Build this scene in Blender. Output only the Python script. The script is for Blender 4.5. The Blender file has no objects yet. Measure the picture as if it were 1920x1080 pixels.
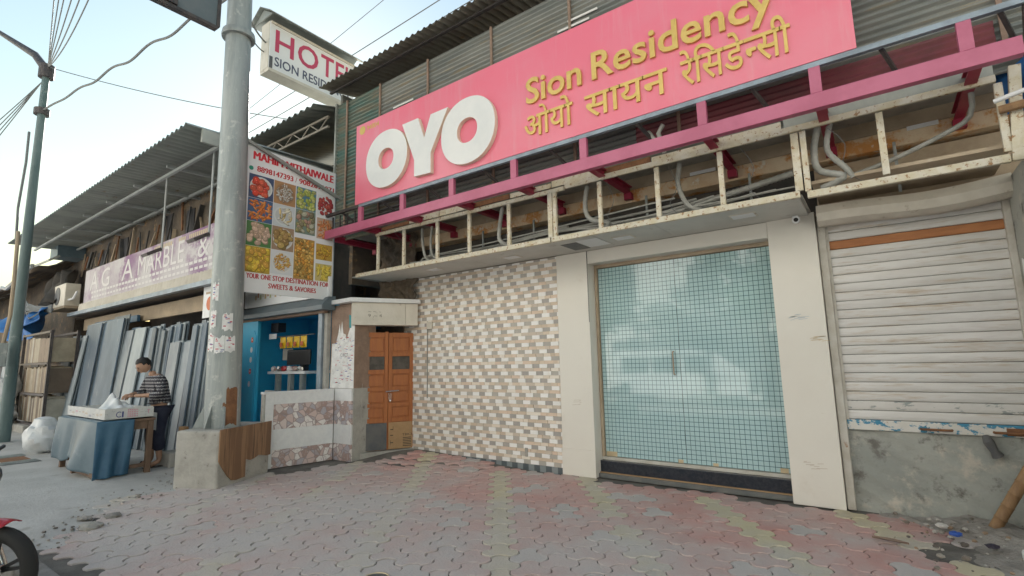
import bpy, bmesh, math, random
from mathutils import Vector, Matrix
R = math.radians
rnd = random.Random(7)
scene = bpy.context.scene
COL = scene.collection

# ------------------------------------------------------------------ camera
YAW, PITCH, ROLL = -0.62645808, 0.14482665, -0.02142727
fw = Vector((math.sin(YAW)*math.cos(PITCH), math.cos(YAW)*math.cos(PITCH), math.sin(PITCH)))
rt = fw.cross(Vector((0, 0, 1))).normalized(); up = rt.cross(fw)
rt = rt*math.cos(ROLL) + up*math.sin(ROLL); up = rt.cross(fw)
cam_d = bpy.data.cameras.new('camera'); cam = bpy.data.objects.new('camera', cam_d); COL.objects.link(cam)
cam.matrix_world = Matrix(((rt.x, up.x, -fw.x, 0), (rt.y, up.y, -fw.y, 0), (rt.z, up.z, -fw.z, 1.5), (0, 0, 0, 1)))
cam_d.sensor_width = 36; cam_d.lens = 36*945.17/1920; cam_d.clip_start = .05; cam_d.clip_end = 2000
scene.camera = cam
# ------------------------------------------------------------------ sky and sun (low sun behind the roofs on the left)
SUN_AZ, SUN_EL = -56.0, 27.0          # azimuth from +Y towards +X
world = bpy.data.worlds.new('World'); scene.world = world; world.use_nodes = True
wn = world.node_tree; bg = wn.nodes['Background']
sky = wn.nodes.new('ShaderNodeTexSky'); sky.sky_type = 'NISHITA'; sky.sun_disc = False
sky.sun_elevation = R(SUN_EL); sky.sun_rotation = R(SUN_AZ)
sky.air_density = 2.15; sky.dust_density = 0.17; sky.ozone_density = 1.0; sky.altitude = 0
wn.links.new(sky.outputs[0], bg.inputs[0]); bg.inputs[1].default_value = 0.05
sun_d = bpy.data.lights.new('sun', 'SUN'); sun_d.energy = 5.0; sun_d.angle = R(.6); sun_d.color = (1, .955, .90)
sun = bpy.data.objects.new('sun', sun_d); COL.objects.link(sun)
sd = Vector((math.sin(R(SUN_AZ))*math.cos(R(SUN_EL)), math.cos(R(SUN_AZ))*math.cos(R(SUN_EL)), math.sin(R(SUN_EL))))
sun.rotation_euler = sd.to_track_quat('Z', 'Y').to_euler(); sun.location = (0, 0, 30)
vs = scene.view_settings; vs.view_transform = 'Standard'; vs.look = 'None'; vs.gamma = 1; vs.exposure = 1.7
scene.cycles.max_bounces = 8; scene.cycles.diffuse_bounces = 5; scene.cycles.transparent_max_bounces = 12
scene.cycles.use_denoising = True

# ------------------------------------------------------------------ materials
def _n(nt, t, **k):
    n = nt.nodes.new(t)
    for a, v in k.items(): setattr(n, a, v)
    return n
def _noise(nt, pos, scale, detail=5, rough=.6, vec=None):
    n = _n(nt, 'ShaderNodeTexNoise'); n.inputs['Scale'].default_value = scale
    n.inputs['Detail'].default_value = detail; n.inputs['Roughness'].default_value = rough
    if vec:
        m = _n(nt, 'ShaderNodeMapping'); m.inputs['Scale'].default_value = vec
        nt.links.new(pos, m.inputs[0]); pos = m.outputs[0]
    nt.links.new(pos, n.inputs['Vector']); return n.outputs[0]
def _ramp(nt, src, a, b):
    r = _n(nt, 'ShaderNodeMapRange'); r.inputs[1].default_value = a; r.inputs[2].default_value = b
    r.interpolation_type = 'SMOOTHSTEP'; nt.links.new(src, r.inputs[0]); return r.outputs[0]
def _mix(nt, fac, a, b, blend='MIX'):
    m = _n(nt, 'ShaderNodeMix', data_type='RGBA', blend_type=blend)
    for i, v in ((0, fac), (6, a), (7, b)):
        if hasattr(v, 'is_linked') or hasattr(v, 'links'): nt.links.new(v, m.inputs[i])
        elif i == 0: m.inputs[0].default_value = v
        else: m.inputs[i].default_value = (*v, 1) if len(v) == 3 else v
    return m.outputs[2]
MATS = {}
def M(name, col=None, rough=.7, col2=None, ns=3., nr=(.35, .65), nvec=None, dirt=None, dscale=6., dr=(.55, .7), dvec=None,
      dirt2=None, d2scale=14., d2r=(.6, .68), d2vec=None, bump=0., bscale=60., bvec=None, metal=0., coat=0., var=0., attr=False, spec=.5, trans=0., alpha=1.):
    if name in MATS: return MATS[name]
    m = bpy.data.materials.new(name); m.use_nodes = True; nt = m.node_tree; bs = nt.nodes['Principled BSDF']
    geo = _n(nt, 'ShaderNodeNewGeometry'); pos = geo.outputs['Position']
    if attr:
        a = _n(nt, 'ShaderNodeAttribute', attribute_name='Col'); c = a.outputs['Color']
    else:
        rgb = _n(nt, 'ShaderNodeRGB'); rgb.outputs[0].default_value = (*col, 1); c = rgb.outputs[0]
    if col2: c = _mix(nt, _ramp(nt, _noise(nt, pos, ns, 6, .65, nvec), *nr), c, col2)
    if var:
        oi = _n(nt, 'ShaderNodeObjectInfo'); hs = _n(nt, 'ShaderNodeHueSaturation')
        mr = _n(nt, 'ShaderNodeMapRange'); mr.inputs[3].default_value = 1-var; mr.inputs[4].default_value = 1+var
        nt.links.new(oi.outputs['Random'], mr.inputs[0]); nt.links.new(mr.outputs[0], hs.inputs['Value']); nt.links.new(c, hs.inputs['Color']); c = hs.outputs[0]
    if dirt: c = _mix(nt, _ramp(nt, _noise(nt, pos, dscale, 8, .7, dvec), *dr), c, dirt)
    if dirt2: c = _mix(nt, _ramp(nt, _noise(nt, pos, d2scale, 8, .7, d2vec), *d2r), c, dirt2)
    nt.links.new(c, bs.inputs['Base Color'])
    bs.inputs['Roughness'].default_value = rough; bs.inputs['Metallic'].default_value = metal
    bs.inputs['Coat Weight'].default_value = coat; bs.inputs['Coat Roughness'].default_value = .03
    bs.inputs['Specular IOR Level'].default_value = spec
    if trans: bs.inputs['Transmission Weight'].default_value = trans
    if alpha < 1: bs.inputs['Alpha'].default_value = alpha
    if bump:
        b = _n(nt, 'ShaderNodeBump'); b.inputs['Strength'].default_value = bump; b.inputs['Distance'].default_value = .02
        nt.links.new(_noise(nt, pos, bscale, 6, .65, bvec), b.inputs['Height']); nt.links.new(b.outputs[0], bs.inputs['Normal'])
    MATS[name] = m; return m

M('asphalt', (.32, .31, .29), .9, (.38, .365, .34), 2, bump=.5, bscale=40)
M('sand_joint', (.19, .18, .16), .95, (.12, .11, .10), 4, bump=.6, bscale=40)
M('concrete_floor', (.52, .515, .50), .9, (.43, .425, .41), 1.3, dirt=(.36, .345, .32), dscale=2.4, dr=(.56, .7), bump=.35, bscale=30)
M('dirt', (.29, .265, .235), .95, (.40, .375, .345), 3.5, dirt=(.1, .085, .07), dscale=12, dr=(.6, .7), bump=1., bscale=35)
def paver_mat(nm, c):
    # block colour under a film of trodden dust that thickens away from the shopfront
    m = bpy.data.materials.new(nm); m.use_nodes = True; nt = m.node_tree; bs = nt.nodes['Principled BSDF']; pos = _n(nt, 'ShaderNodeNewGeometry').outputs['Position']
    oi = _n(nt, 'ShaderNodeObjectInfo'); hs = _n(nt, 'ShaderNodeHueSaturation'); hs.inputs['Color'].default_value = (*c, 1)
    mr = _n(nt, 'ShaderNodeMapRange'); mr.inputs[3].default_value = .93; mr.inputs[4].default_value = 1.07; nt.links.new(oi.outputs['Random'], mr.inputs[0]); nt.links.new(mr.outputs[0], hs.inputs['Value'])
    sx = _n(nt, 'ShaderNodeSeparateXYZ'); nt.links.new(pos, sx.inputs[0])
    ad = _n(nt, 'ShaderNodeMath', operation='MULTIPLY_ADD'); ad.inputs[1].default_value = .22; nt.links.new(sx.outputs[0], ad.inputs[0]); nt.links.new(sx.outputs[1], ad.inputs[2])      # y + .22 x
    far = _n(nt, 'ShaderNodeMapRange'); far.inputs[1].default_value = 4.6; far.inputs[2].default_value = 2.0; far.inputs[3].default_value = .05; far.inputs[4].default_value = .52; nt.links.new(ad.outputs[0], far.inputs[0])
    nz = _n(nt, 'ShaderNodeMath', operation='MULTIPLY_ADD'); nz.inputs[1].default_value = 2.1; nt.links.new(_noise(nt, pos, .9, 6, .6), nz.inputs[0]); nt.links.new(far.outputs[0], nz.inputs[2])
    f = _ramp(nt, nz.outputs[0], .60, 1.80)
    col = _mix(nt, f, hs.outputs[0], (.52, .485, .465)); col = _mix(nt, _ramp(nt, _noise(nt, pos, 2.6, 8, .7), .52, .80), col, (.55, .52, .495)); col = _mix(nt, _ramp(nt, _noise(nt, pos, 7, 8, .7), .62, .78), col, (.33, .31, .29))
    nt.links.new(col, bs.inputs['Base Color']); bs.inputs['Roughness'].default_value = .88
    b = _n(nt, 'ShaderNodeBump'); b.inputs['Strength'].default_value = .5; b.inputs['Distance'].default_value = .02; nt.links.new(_noise(nt, pos, 45, 6, .65), b.inputs['Height']); nt.links.new(b.outputs[0], bs.inputs['Normal'])
    MATS[nm] = m
paver_mat('paver_red', (.54, .285, .25)); paver_mat('paver_grey', (.50, .455, .435)); paver_mat('paver_yellow', (.55, .48, .31))
M('kerb', (.33, .32, .3), .9, (.2, .19, .175), 3, bump=.5, bscale=25)
M('plaster', (.40, .41, .375), .92, (.31, .325, .30), 1.6, dirt=(.54, .50, .43), dscale=2.6, dr=(.52, .66), dirt2=(.17, .165, .15), d2scale=4, d2r=(.56, .70), bump=.9, bscale=12)
M('cement', (.44, .425, .39), .92, (.34, .33, .30), 4, dirt=(.16, .15, .135), dscale=8, dr=(.6, .7), bump=.6, bscale=30)
M('cream_panel', (.745, .72, .655), .42, (.71, .68, .615), .7, dirt=(.64, .595, .52), dscale=2.2, dr=(.56, .80), dirt2=(.60, .55, .46), d2scale=9, d2r=(.68, .76), d2vec=(1, 1, 2.5), bump=.05, bscale=5)
M('cream_paint', (.68, .64, .56), .6, (.60, .56, .48), 3, dirt=(.36, .3, .22), dscale=7, dr=(.6, .72), bump=.15, bscale=40)
M('chipped_frame', (.62, .55, .39), .65, (.70, .66, .56), 7, dirt=(.36, .21, .10), dscale=21, dr=(.55, .62), dirt2=(.75, .73, .68), d2scale=26, d2r=(.64, .68), bump=.3, bscale=60)
M('soffit_panel', (.62, .61, .57), .5, (.54, .53, .49), 1.5, dirt=(.3, .27, .22), dscale=5, dr=(.62, .75))
M('rust_beam', (.74, .60, .43), .85, (.62, .44, .27), 3, dirt=(.60, .28, .09), dscale=4, dr=(.5, .62), dirt2=(.74, .68, .58), d2scale=6, d2r=(.58, .66), bump=.5, bscale=40)
M('brown_plaster', (.50, .41, .30), .9, (.40, .315, .225), 2.5, dirt=(.5, .45, .37), dscale=6, dr=(.62, .74), dvec=(1, 1, .25), bump=.4, bscale=30)
M('sign_red', (.84, .18, .26), .30, (.82, .22, .30), .7, dirt=(.80, .30, .36), dscale=1.5, dr=(.5, .8), dvec=(4, 4, .35), spec=.5, coat=.15, bump=.25, bscale=1.3)
M('white_acrylic', (.82, .82, .80), .35, (.74, .75, .74), 1.2)
M('letter_side', (.78, .70, .55), .5)
M('gold', (.70, .50, .16), .38, (.62, .43, .12), 8, metal=.35)
M('maroon_paint', (.36, .03, .07), .42, (.28, .022, .05), 5, dirt=(.2, .05, .04), dscale=12, dr=(.62, .7))
M('pink_paint', (.55, .15, .25), .4, (.47, .115, .20), 2, dirt=(.36, .10, .15), dscale=9, dr=(.64, .74))
M('dark_steel', (.055, .05, .055), .5, (.1, .085, .08), 9, metal=.2)
M('blue_grey_steel', (.30, .36, .42), .45, (.22, .26, .30), 5, metal=.3)
M('galvanised', (.38, .41, .405), .48, (.26, .29, .29), 2.2, nvec=(3, 3, .4), dirt=(.50, .51, .49), dscale=6, dr=(.56, .68), dirt2=(.31, .21, .13), d2scale=4.1, d2r=(.66, .74), metal=.25, bump=.08, bscale=30)
M('sheet_wall', (.27, .275, .25), .6, (.17, .185, .175), 1.2, nvec=(.6, .6, 4), dirt=(.30, .25, .17), dscale=2.2, dr=(.52, .68), dvec=(.5, .5, 6), dirt2=(.40, .40, .37), d2scale=2.8, d2r=(.64, .72), d2vec=(.6, .6, 9), metal=.15)
M('sheet_green', (.09, .17, .15), .6, (.17, .16, .12), 1.6, nvec=(.6, .6, 5), dirt=(.24, .2, .13), dscale=3, dr=(.52, .66), dvec=(.5, .5, 7), metal=.1)
M('sheet_maroon', (.20, .045, .055), .55, (.13, .04, .045), 2)
M('sky_streak_white', (.80, .79, .75), .4)  # white for the strips that imitate sky light
M('roof_sheet', (.37, .39, .36), .5, (.28, .30, .28), 1.2, nvec=(2, .6, 1), dirt=(.27, .21, .15), dscale=3, dr=(.6, .72), metal=.35)
M('roof_brown', (.33, .31, .26), .55, (.24, .21, .17), 1.6, dirt=(.27, .17, .1), dscale=5, dr=(.6, .7), metal=.25)
M('tube_grey', (.42, .45, .45), .5, (.34, .36, .36), 4, metal=.2)
M('conduit', (.38, .38, .35), .6, (.27, .27, .245), 8, dirt=(.2, .18, .155), dscale=14, dr=(.6, .7))
M('cable_black', (.02, .02, .022), .6)
M('cable_grey', (.16, .17, .17), .6)
M('shutter', (.68, .67, .65), .5, (.60, .585, .56), 2, nvec=(1, 1, 6), dirt=(.50, .42, .33), dscale=4, dr=(.50, .70), dvec=(.5, .5, 5), dirt2=(.38, .31, .23), d2scale=14, d2r=(.66, .72), d2vec=(.3, 1, 2.4), metal=.1, var=.05)
M('shutter_orange', (.46, .19, .07), .55, (.36, .14, .05), 3, nvec=(1, 1, 5))
M('shutter_peel', (.62, .60, .55), .55, (.68, .67, .63), 4, dirt=(.05, .24, .38), dscale=9, dr=(.5, .53), dvec=(1, 1, 1.6), dirt2=(.4, .24, .12), d2scale=12, d2r=(.64, .7))
M('shutter_worn', (.66, .65, .62), .5, (.6, .58, .55), 2, dirt=(.30, .33, .32), dscale=11, dr=(.55, .59), dvec=(.6, 1, 1.6))
M('rust', (.27, .13, .06), .85, (.18, .085, .045), 12, bump=.4, bscale=60)
M('guide_rail', (.56, .54, .49), .55, (.46, .43, .37), 6, dirt=(.3, .16, .08), dscale=9, dr=(.62, .68), dvec=(1, 1, .5))
M('film', (.43, .61, .63), .11, (.40, .58, .61), 1.2, coat=1., spec=.6)
M('glass', (.05, .12, .13), .05, coat=1., spec=.6)
M('pane_dark', (.05, .045, .04), .35, (.1, .09, .08), 9, spec=.25)
M('window_glass', (.05, .055, .055), .06, spec=.6)
M('granite', (.018, .024, .035), .2, (.035, .04, .05), 30)
M('stone_step', (.11, .12, .12), .6, (.16, .16, .15), 6)
M('steel', (.6, .58, .55), .25, metal=.9)
M('brass', (.62, .52, .34), .35, metal=.6)
M('tile_attr', attr=True, rough=.3, dirt=(.62, .52, .40), dscale=3, dr=(.58, .8), bump=.15, bscale=90)
M('tile_grout', (.58, .51, .42), .8)
M('print', attr=True, rough=.5)
M('paper', (.82, .82, .81), .8, (.66, .66, .65), 8, dirt=(.55, .5, .43), dscale=10, dr=(.62, .72))
M('ink', attr=True, rough=.7)
M('door_wood', (.40, .135, .035), .5, (.33, .105, .03), 5, nvec=(4, 4, .6), dirt=(.22, .08, .03), dscale=9, dr=(.62, .74), bump=.1, bscale=40)
M('cardboard', (.42, .27, .14), .85, (.36, .23, .12), 6)
M('tin_dark', (.075, .085, .095), .5, (.12, .12, .12), 5)
M('brown_stone', (.33, .23, .175), .8, (.25, .175, .13), 6, bump=.4, bscale=40)
M('granite_white', (.76, .77, .77), .5, (.70, .71, .72), 14, dirt=(.62, .57, .51), dscale=5, dr=(.64, .74))
def pebble_mat():
    m = bpy.data.materials.new('pebble_tile'); m.use_nodes = True; nt = m.node_tree; bs = nt.nodes['Principled BSDF']
    geo = _n(nt, 'ShaderNodeNewGeometry'); pos = geo.outputs['Position']
    v = _n(nt, 'ShaderNodeTexVoronoi'); v.inputs['Scale'].default_value = 11; nt.links.new(pos, v.inputs['Vector'])
    e = _n(nt, 'ShaderNodeTexVoronoi', feature='DISTANCE_TO_EDGE'); e.inputs['Scale'].default_value = 11; nt.links.new(pos, e.inputs['Vector'])
    sp = _n(nt, 'ShaderNodeSeparateColor'); nt.links.new(v.outputs['Color'], sp.inputs[0])
    c = _mix(nt, _ramp(nt, sp.outputs[0], .3, .5), (.44, .42, .47), (.64, .50, .47)); c = _mix(nt, _ramp(nt, sp.outputs[1], .62, .72), c, (.80, .76, .74)); c = _mix(nt, _ramp(nt, sp.outputs[2], .72, .8), c, (.42, .30, .27))
    c = _mix(nt, _ramp(nt, _noise(nt, pos, 30), .5, .7), c, (.56, .50, .49)); c = _mix(nt, _ramp(nt, e.outputs['Distance'], .0, .10), (.34, .27, .26), c)
    nt.links.new(c, bs.inputs['Base Color']); bs.inputs['Roughness'].default_value = .35; MATS['pebble_tile'] = m
pebble_mat()
M('laminate', (.30, .175, .095), .55, (.20, .11, .06), 1.1, (.44, .56), nvec=(9, 9, .55), dirt=(.13, .075, .045), dscale=1.4, dr=(.56, .62), dvec=(14, 14, .7), bump=.15, bscale=50)
M('blue_paint', (.04, .45, .72), .45, (.04, .39, .66), 2, dirt=(.04, .2, .33), dscale=5, dr=(.63, .74))
M('awning_grey', (.11, .145, .165), .5, (.15, .175, .19), 2)
M('vinyl_white', (.80, .81, .82), .42, (.75, .765, .78), 1.5)
M('purple_vinyl', (.28, .09, .28), .5, (.33, .13, .33), 2)
M('faded_vinyl', attr=False, col=(.56, .53, .55), rough=.55, col2=(.30, .11, .30), ns=.55, nr=(.50, .66), dirt=(.62, .6, .61), dscale=3, dr=(.52, .66), dirt2=(.4, .33, .4), d2scale=9, d2r=(.6, .7))
M('purple_banner', (.22, .10, .23), .5, (.50, .47, .49), .42, (.40, .56), dirt=(.54, .52, .53), dscale=1.7, dr=(.50, .62), dirt2=(.42, .35, .42), d2scale=7, d2r=(.62, .72))
M('grime_wall', (.16, .125, .09), .92, (.085, .075, .065), 1.6, dirt=(.3, .19, .1), dscale=3, dr=(.56, .66), dirt2=(.25, .25, .22), d2scale=5, d2r=(.62, .7), bump=.7, bscale=14)
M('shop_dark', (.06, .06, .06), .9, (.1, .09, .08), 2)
M('tan_fascia', (.42, .33, .23), .85, (.32, .26, .19), 2)
for i, (c, c2) in enumerate((((.25, .30, .34), (.18, .23, .27)), ((.13, .18, .23), (.09, .13, .17)), ((.40, .45, .47), (.31, .36, .39)), ((.075, .105, .13), (.13, .16, .18)), ((.29, .33, .35), (.21, .24, .27)))):
    M('marble%d' % i, c, .45, c2, 3, nvec=(1, 1, .4), dirt=(.42, .44, .44), dscale=4, dr=(.6, .72), dvec=(3, 3, .4), var=.12, bump=.1, bscale=20)
for i, c in enumerate(((.36, .28, .19), (.42, .36, .27), (.24, .18, .13), (.46, .44, .38), (.16, .12, .09))):
    M('board%d' % i, c, .6, tuple(x*.8 for x in c), 5, var=.1)
M('table_wood', (.20, .125, .085), .7, (.14, .09, .06), 5, nvec=(3, 3, .6), dirt=(.1, .08, .06), dscale=8, dr=(.62, .7), bump=.2, bscale=40)
M('tarp_blue', (.03, .105, .19), .5, (.06, .15, .24), 1.6, (.35, .65), dirt=(.12, .19, .25), dscale=4, dr=(.6, .75))
M('tarp_grey', (.085, .135, .17), .45, (.13, .185, .22), 1.6, dirt=(.2, .25, .28), dscale=4, dr=(.58, .75))
M('tarp_bright', (.02, .15, .42), .5, (.02, .1, .3), 3)
M('newsprint', (.62, .62, .60), .7, (.55, .56, .56), 7, dirt=(.42, .42, .42), dscale=30, dr=(.58, .64))
M('plastic_white', (.70, .72, .73), .4, (.62, .65, .67), 6, bump=.3, bscale=20)
M('skin', (.42, .25, .17), .55)
M('hair', (.015, .013, .013), .6)
M('trousers', (.018, .022, .045), .85, (.03, .035, .06), 9)
M('sandal', (.025, .02, .02), .7)
M('rubber', (.02, .02, .02), .8)
M('moto_red', (.42, .02, .03), .3, coat=.5)
M('moto_black', (.018, .018, .02), .4)
M('bamboo', (.33, .20, .10), .65, (.24, .14, .07), 5, nvec=(3, 3, .6), bump=.2, bscale=40)
M('foil_yellow', attr=True, rough=.35)
M('leaf', (.05, .09, .025), .6, (.08, .12, .03), 2)
M('bark', (.1, .075, .055), .9)
M('opp_wall', (.80, .79, .76), .8, (.74, .73, .70), 1)
M('lamp_teal', (.13, .185, .185), .5, (.085, .135, .135), 2, nvec=(3, 3, .5), dirt=(.3, .33, .32), dscale=5, dr=(.6, .72))
M('lamp_glass', (.66, .70, .60), .3)
M('jalousie', (.03, .03, .035), .6)
# sweater: knitted bands
def sweater_mat():
    m = bpy.data.materials.new('sweater'); m.use_nodes = True; nt = m.node_tree; bs = nt.nodes['Principled BSDF']
    geo = _n(nt, 'ShaderNodeNewGeometry'); pos = geo.outputs['Position']
    mp = _n(nt, 'ShaderNodeMapping'); mp.inputs['Scale'].default_value = (.0, .0, 1); nt.links.new(pos, mp.inputs[0])
    w = _n(nt, 'ShaderNodeTexWave', wave_type='BANDS', bands_direction='Z'); w.inputs['Scale'].default_value = 6.2; w.inputs['Distortion'].default_value = 0
    nt.links.new(mp.outputs[0], w.inputs['Vector'])
    ch = _n(nt, 'ShaderNodeTexChecker'); ch.inputs['Scale'].default_value = 46; nt.links.new(pos, ch.inputs['Vector'])
    c = _mix(nt, _ramp(nt, w.outputs['Fac'], .45, .55), (.02, .02, .03), (.36, .36, .37))
    c = _mix(nt, .8, c, _mix(nt, ch.outputs['Fac'], c, (.05, .045, .06)))
    nt.links.new(c, bs.inputs['Base Color']); bs.inputs['Roughness'].default_value = .9
    MATS['sweater'] = m
sweater_mat()

# ------------------------------------------------------------------ geometry helpers
class MB:
    def __init__(s): s.v = []; s.f = []; s.mi = []; s.fc = []; s.m = 0; s.c = (1, 1, 1)
    def add(s, vs, fs):
        o = len(s.v); s.v += [tuple(v) for v in vs]
        for f in fs: s.f.append([o+i for i in f]); s.mi.append(s.m); s.fc.append(s.c)
        return s
    def box(s, a, b):
        (x0, y0, z0), (x1, y1, z1) = a, b
        x0, x1 = min(x0, x1), max(x0, x1); y0, y1 = min(y0, y1), max(y0, y1); z0, z1 = min(z0, z1), max(z0, z1)
        return s.add([(x0, y0, z0), (x1, y0, z0), (x1, y1, z0), (x0, y1, z0), (x0, y0, z1), (x1, y0, z1), (x1, y1, z1), (x0, y1, z1)],
                     [(0, 3, 2, 1), (4, 5, 6, 7), (0, 1, 5, 4), (1, 2, 6, 5), (2, 3, 7, 6), (3, 0, 4, 7)])
    def obox(s, o, u, v, w):            # box from corner o along three vectors
        o, u, v, w = map(Vector, (o, u, v, w))
        if u.cross(v).dot(w) < 0: o = o+w; w = -w
        p = [o, o+u, o+u+v, o+v, o+w, o+u+w, o+u+v+w, o+v+w]
        return s.add(p, [(0, 3, 2, 1), (4, 5, 6, 7), (0, 1, 5, 4), (1, 2, 6, 5), (2, 3, 7, 6), (3, 0, 4, 7)])
    def bar(s, p, q, w, h=None, upv=(0, 0, 1)):      # rectangular bar from p to q
        p, q = Vector(p), Vector(q); h = h or w; d = (q-p).normalized(); upv = Vector(upv)
        if abs(d.dot(upv)) > .98: upv = Vector((0, 1, 0))
        a = d.cross(upv).normalized(); b = a.cross(d)
        return s.obox(p-a*w/2-b*h/2, q-p, a*w, b*h)
    def tube(s, pts, r, n=8, caps=True):
        pts = [Vector(p) for p in pts]; k = len(pts); rs = r if isinstance(r, (list, tuple)) else [r]*k
        o = len(s.v); prev = None
        for i, p in enumerate(pts):
            d = (pts[min(i+1, k-1)]-pts[max(i-1, 0)]).normalized()
            if prev is None: a = d.cross(Vector((0, 0, 1)) if abs(d.z) < .9 else Vector((1, 0, 0))).normalized()
            else: a = (prev-d*prev.dot(d)).normalized()
            prev = a; b = d.cross(a)
            for j in range(n):
                t = 2*math.pi*j/n; s.v.append(tuple(p+(a*math.cos(t)+b*math.sin(t))*rs[i]))
        for i in range(k-1):
            for j in range(n):
                s.f.append([o+i*n+j, o+i*n+(j+1) % n, o+(i+1)*n+(j+1) % n, o+(i+1)*n+j]); s.mi.append(s.m); s.fc.append(s.c)
        if caps:
            s.f.append([o+j for j in reversed(range(n))]); s.f.append([o+(k-1)*n+j for j in range(n)]); s.mi += [s.m]*2; s.fc += [s.c]*2
        return s
    def prism(s, poly, o, u, v, n):      # 2-D polygon in plane (o,u,v) extruded by vector n
        o, u, v, n = map(Vector, (o, u, v, n)); k = len(poly)
        p = [o+u*a+v*b for a, b in poly]; flip = u.cross(v).dot(n) < 0
        area = sum(poly[i][0]*poly[(i+1) % k][1]-poly[(i+1) % k][0]*poly[i][1] for i in range(k))
        if (area < 0) != flip: p = p[::-1]
        return s.add(p+[q+n for q in p], [list(reversed(range(k))), list(range(k, 2*k))]+[(i, (i+1) % k, k+(i+1) % k, k+i) for i in range(k)])
    def flat(s, poly, o, u, v):
        o, u, v = map(Vector, (o, u, v)); return s.add([o+u*a+v*b for a, b in poly], [list(range(len(poly)))])
    def disc(s, o, u, v, ra, rb=None, n=14, rot=0.):
        rb = rb or ra
        return s.flat([(math.cos(t)*ra*math.cos(rot)-math.sin(t)*rb*math.sin(rot), math.cos(t)*ra*math.sin(rot)+math.sin(t)*rb*math.cos(rot)) for t in [2*math.pi*i/n for i in range(n)]], o, u, v)
    def ball(s, c, r, nu=12, nv=8, fn=None):
        c = Vector(c); r = r if isinstance(r, (tuple, list)) else (r, r, r); vs = []; fs = []
        for i in range(nv+1):
            th = math.pi*i/nv
            for j in range(nu):
                ph = 2*math.pi*j/nu; d = Vector((math.sin(th)*math.cos(ph), math.sin(th)*math.sin(ph), math.cos(th)))
                k = fn(d) if fn else 1
                vs.append(c+Vector((d.x*r[0]*k, d.y*r[1]*k, d.z*r[2]*k)))
        for i in range(nv):
            for j in range(nu): fs.append((i*nu+j, (i+1)*nu+j, (i+1)*nu+(j+1) % nu, i*nu+(j+1) % nu))
        return s.add(vs, fs)
    def grid(s, fn, nu, nv):
        vs = [fn(i/nu, j/nv) for j in range(nv+1) for i in range(nu+1)]
        return s.add(vs, [(j*(nu+1)+i, j*(nu+1)+i+1, (j+1)*(nu+1)+i+1, (j+1)*(nu+1)+i) for j in range(nv) for i in range(nu)])
    def corr(s, o, along, across, pitch=.076, amp=.01, n=None, seg=6, nrm=None, t=.003):
        """corrugated sheet: ribs run in direction 'along', waves counted along 'across'"""
        o, along, across = map(Vector, (o, along, across)); L = across.length; nrm = Vector(nrm) if nrm else along.cross(across).normalized()
        k = max(2, int(L/pitch*seg)); st = max(1, n or 1)
        def fn(a, b): 
            return o+along*b+across*a+nrm*(amp*math.sin(2*math.pi*a*L/pitch))
        s.grid(fn, k, st); s.grid(lambda a, b: fn(1-a, b)-nrm*t, k, st); return s
    def build(s, name, mat=None, parent=None, smooth=False, bevel=0., kind=None, label=None, colattr=False):
        me = bpy.data.meshes.new(name); me.from_pydata(s.v, [], s.f)
        for m in (mat if isinstance(mat, (list, tuple)) else [mat]): me.materials.append(MATS[m] if isinstance(m, str) else m)
        me.polygons.foreach_set('material_index', s.mi)
        if smooth: me.polygons.foreach_set('use_smooth', [True]*len(s.f))
        if colattr:
            at = me.color_attributes.new('Col', 'FLOAT_COLOR', 'CORNER'); buf = []
            for f, c in zip(s.f, s.fc): buf += [*c, 1.]*len(f)
            at.data.foreach_set('color', buf)
        me.update(); o = bpy.data.objects.new(name, me); COL.objects.link(o)
        if smooth:
            try: me.set_sharp_from_angle(angle=R(40))
            except Exception: pass
        if bevel:
            b = o.modifiers.new('bevel', 'BEVEL'); b.width = bevel; b.segments = 2; b.limit_method = 'ANGLE'; b.angle_limit = R(40)
        if parent: par(o, parent)
        if kind: o['kind'] = kind
        if label: o['label'] = label
        return o
def root_of(o):
    while o.parent: o = o.parent
    return o
def par(o, p):
    o.parent = p; r = root_of(p)
    if r.type == 'EMPTY' and p.parent is None: o.matrix_parent_inverse = Matrix.Translation(-r.location)
    return o
def thing(name, label, cat, loc=(0, 0, 0), group=None):
    o = bpy.data.objects.new(name, None); COL.objects.link(o); o.location = loc; o.empty_display_size = .1
    return tag(o, label, cat, group)
def tag(o, label, cat, group=None):
    o['label'] = label; o['category'] = cat; o['kind'] = 'thing'
    if group: o['group'] = group
    return o
def struct(o): o['kind'] = 'structure'; return o
def copy_tree(o, parent=None):
    c = o.copy(); COL.objects.link(c)
    if parent: c.parent = parent
    for ch in list(o.children): copy_tree(ch, c)
    return c
def B(name, a, b, mat, parent=None, bevel=0., **k): return MB().box(a, b).build(name, mat, parent, bevel=bevel, **k)

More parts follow.
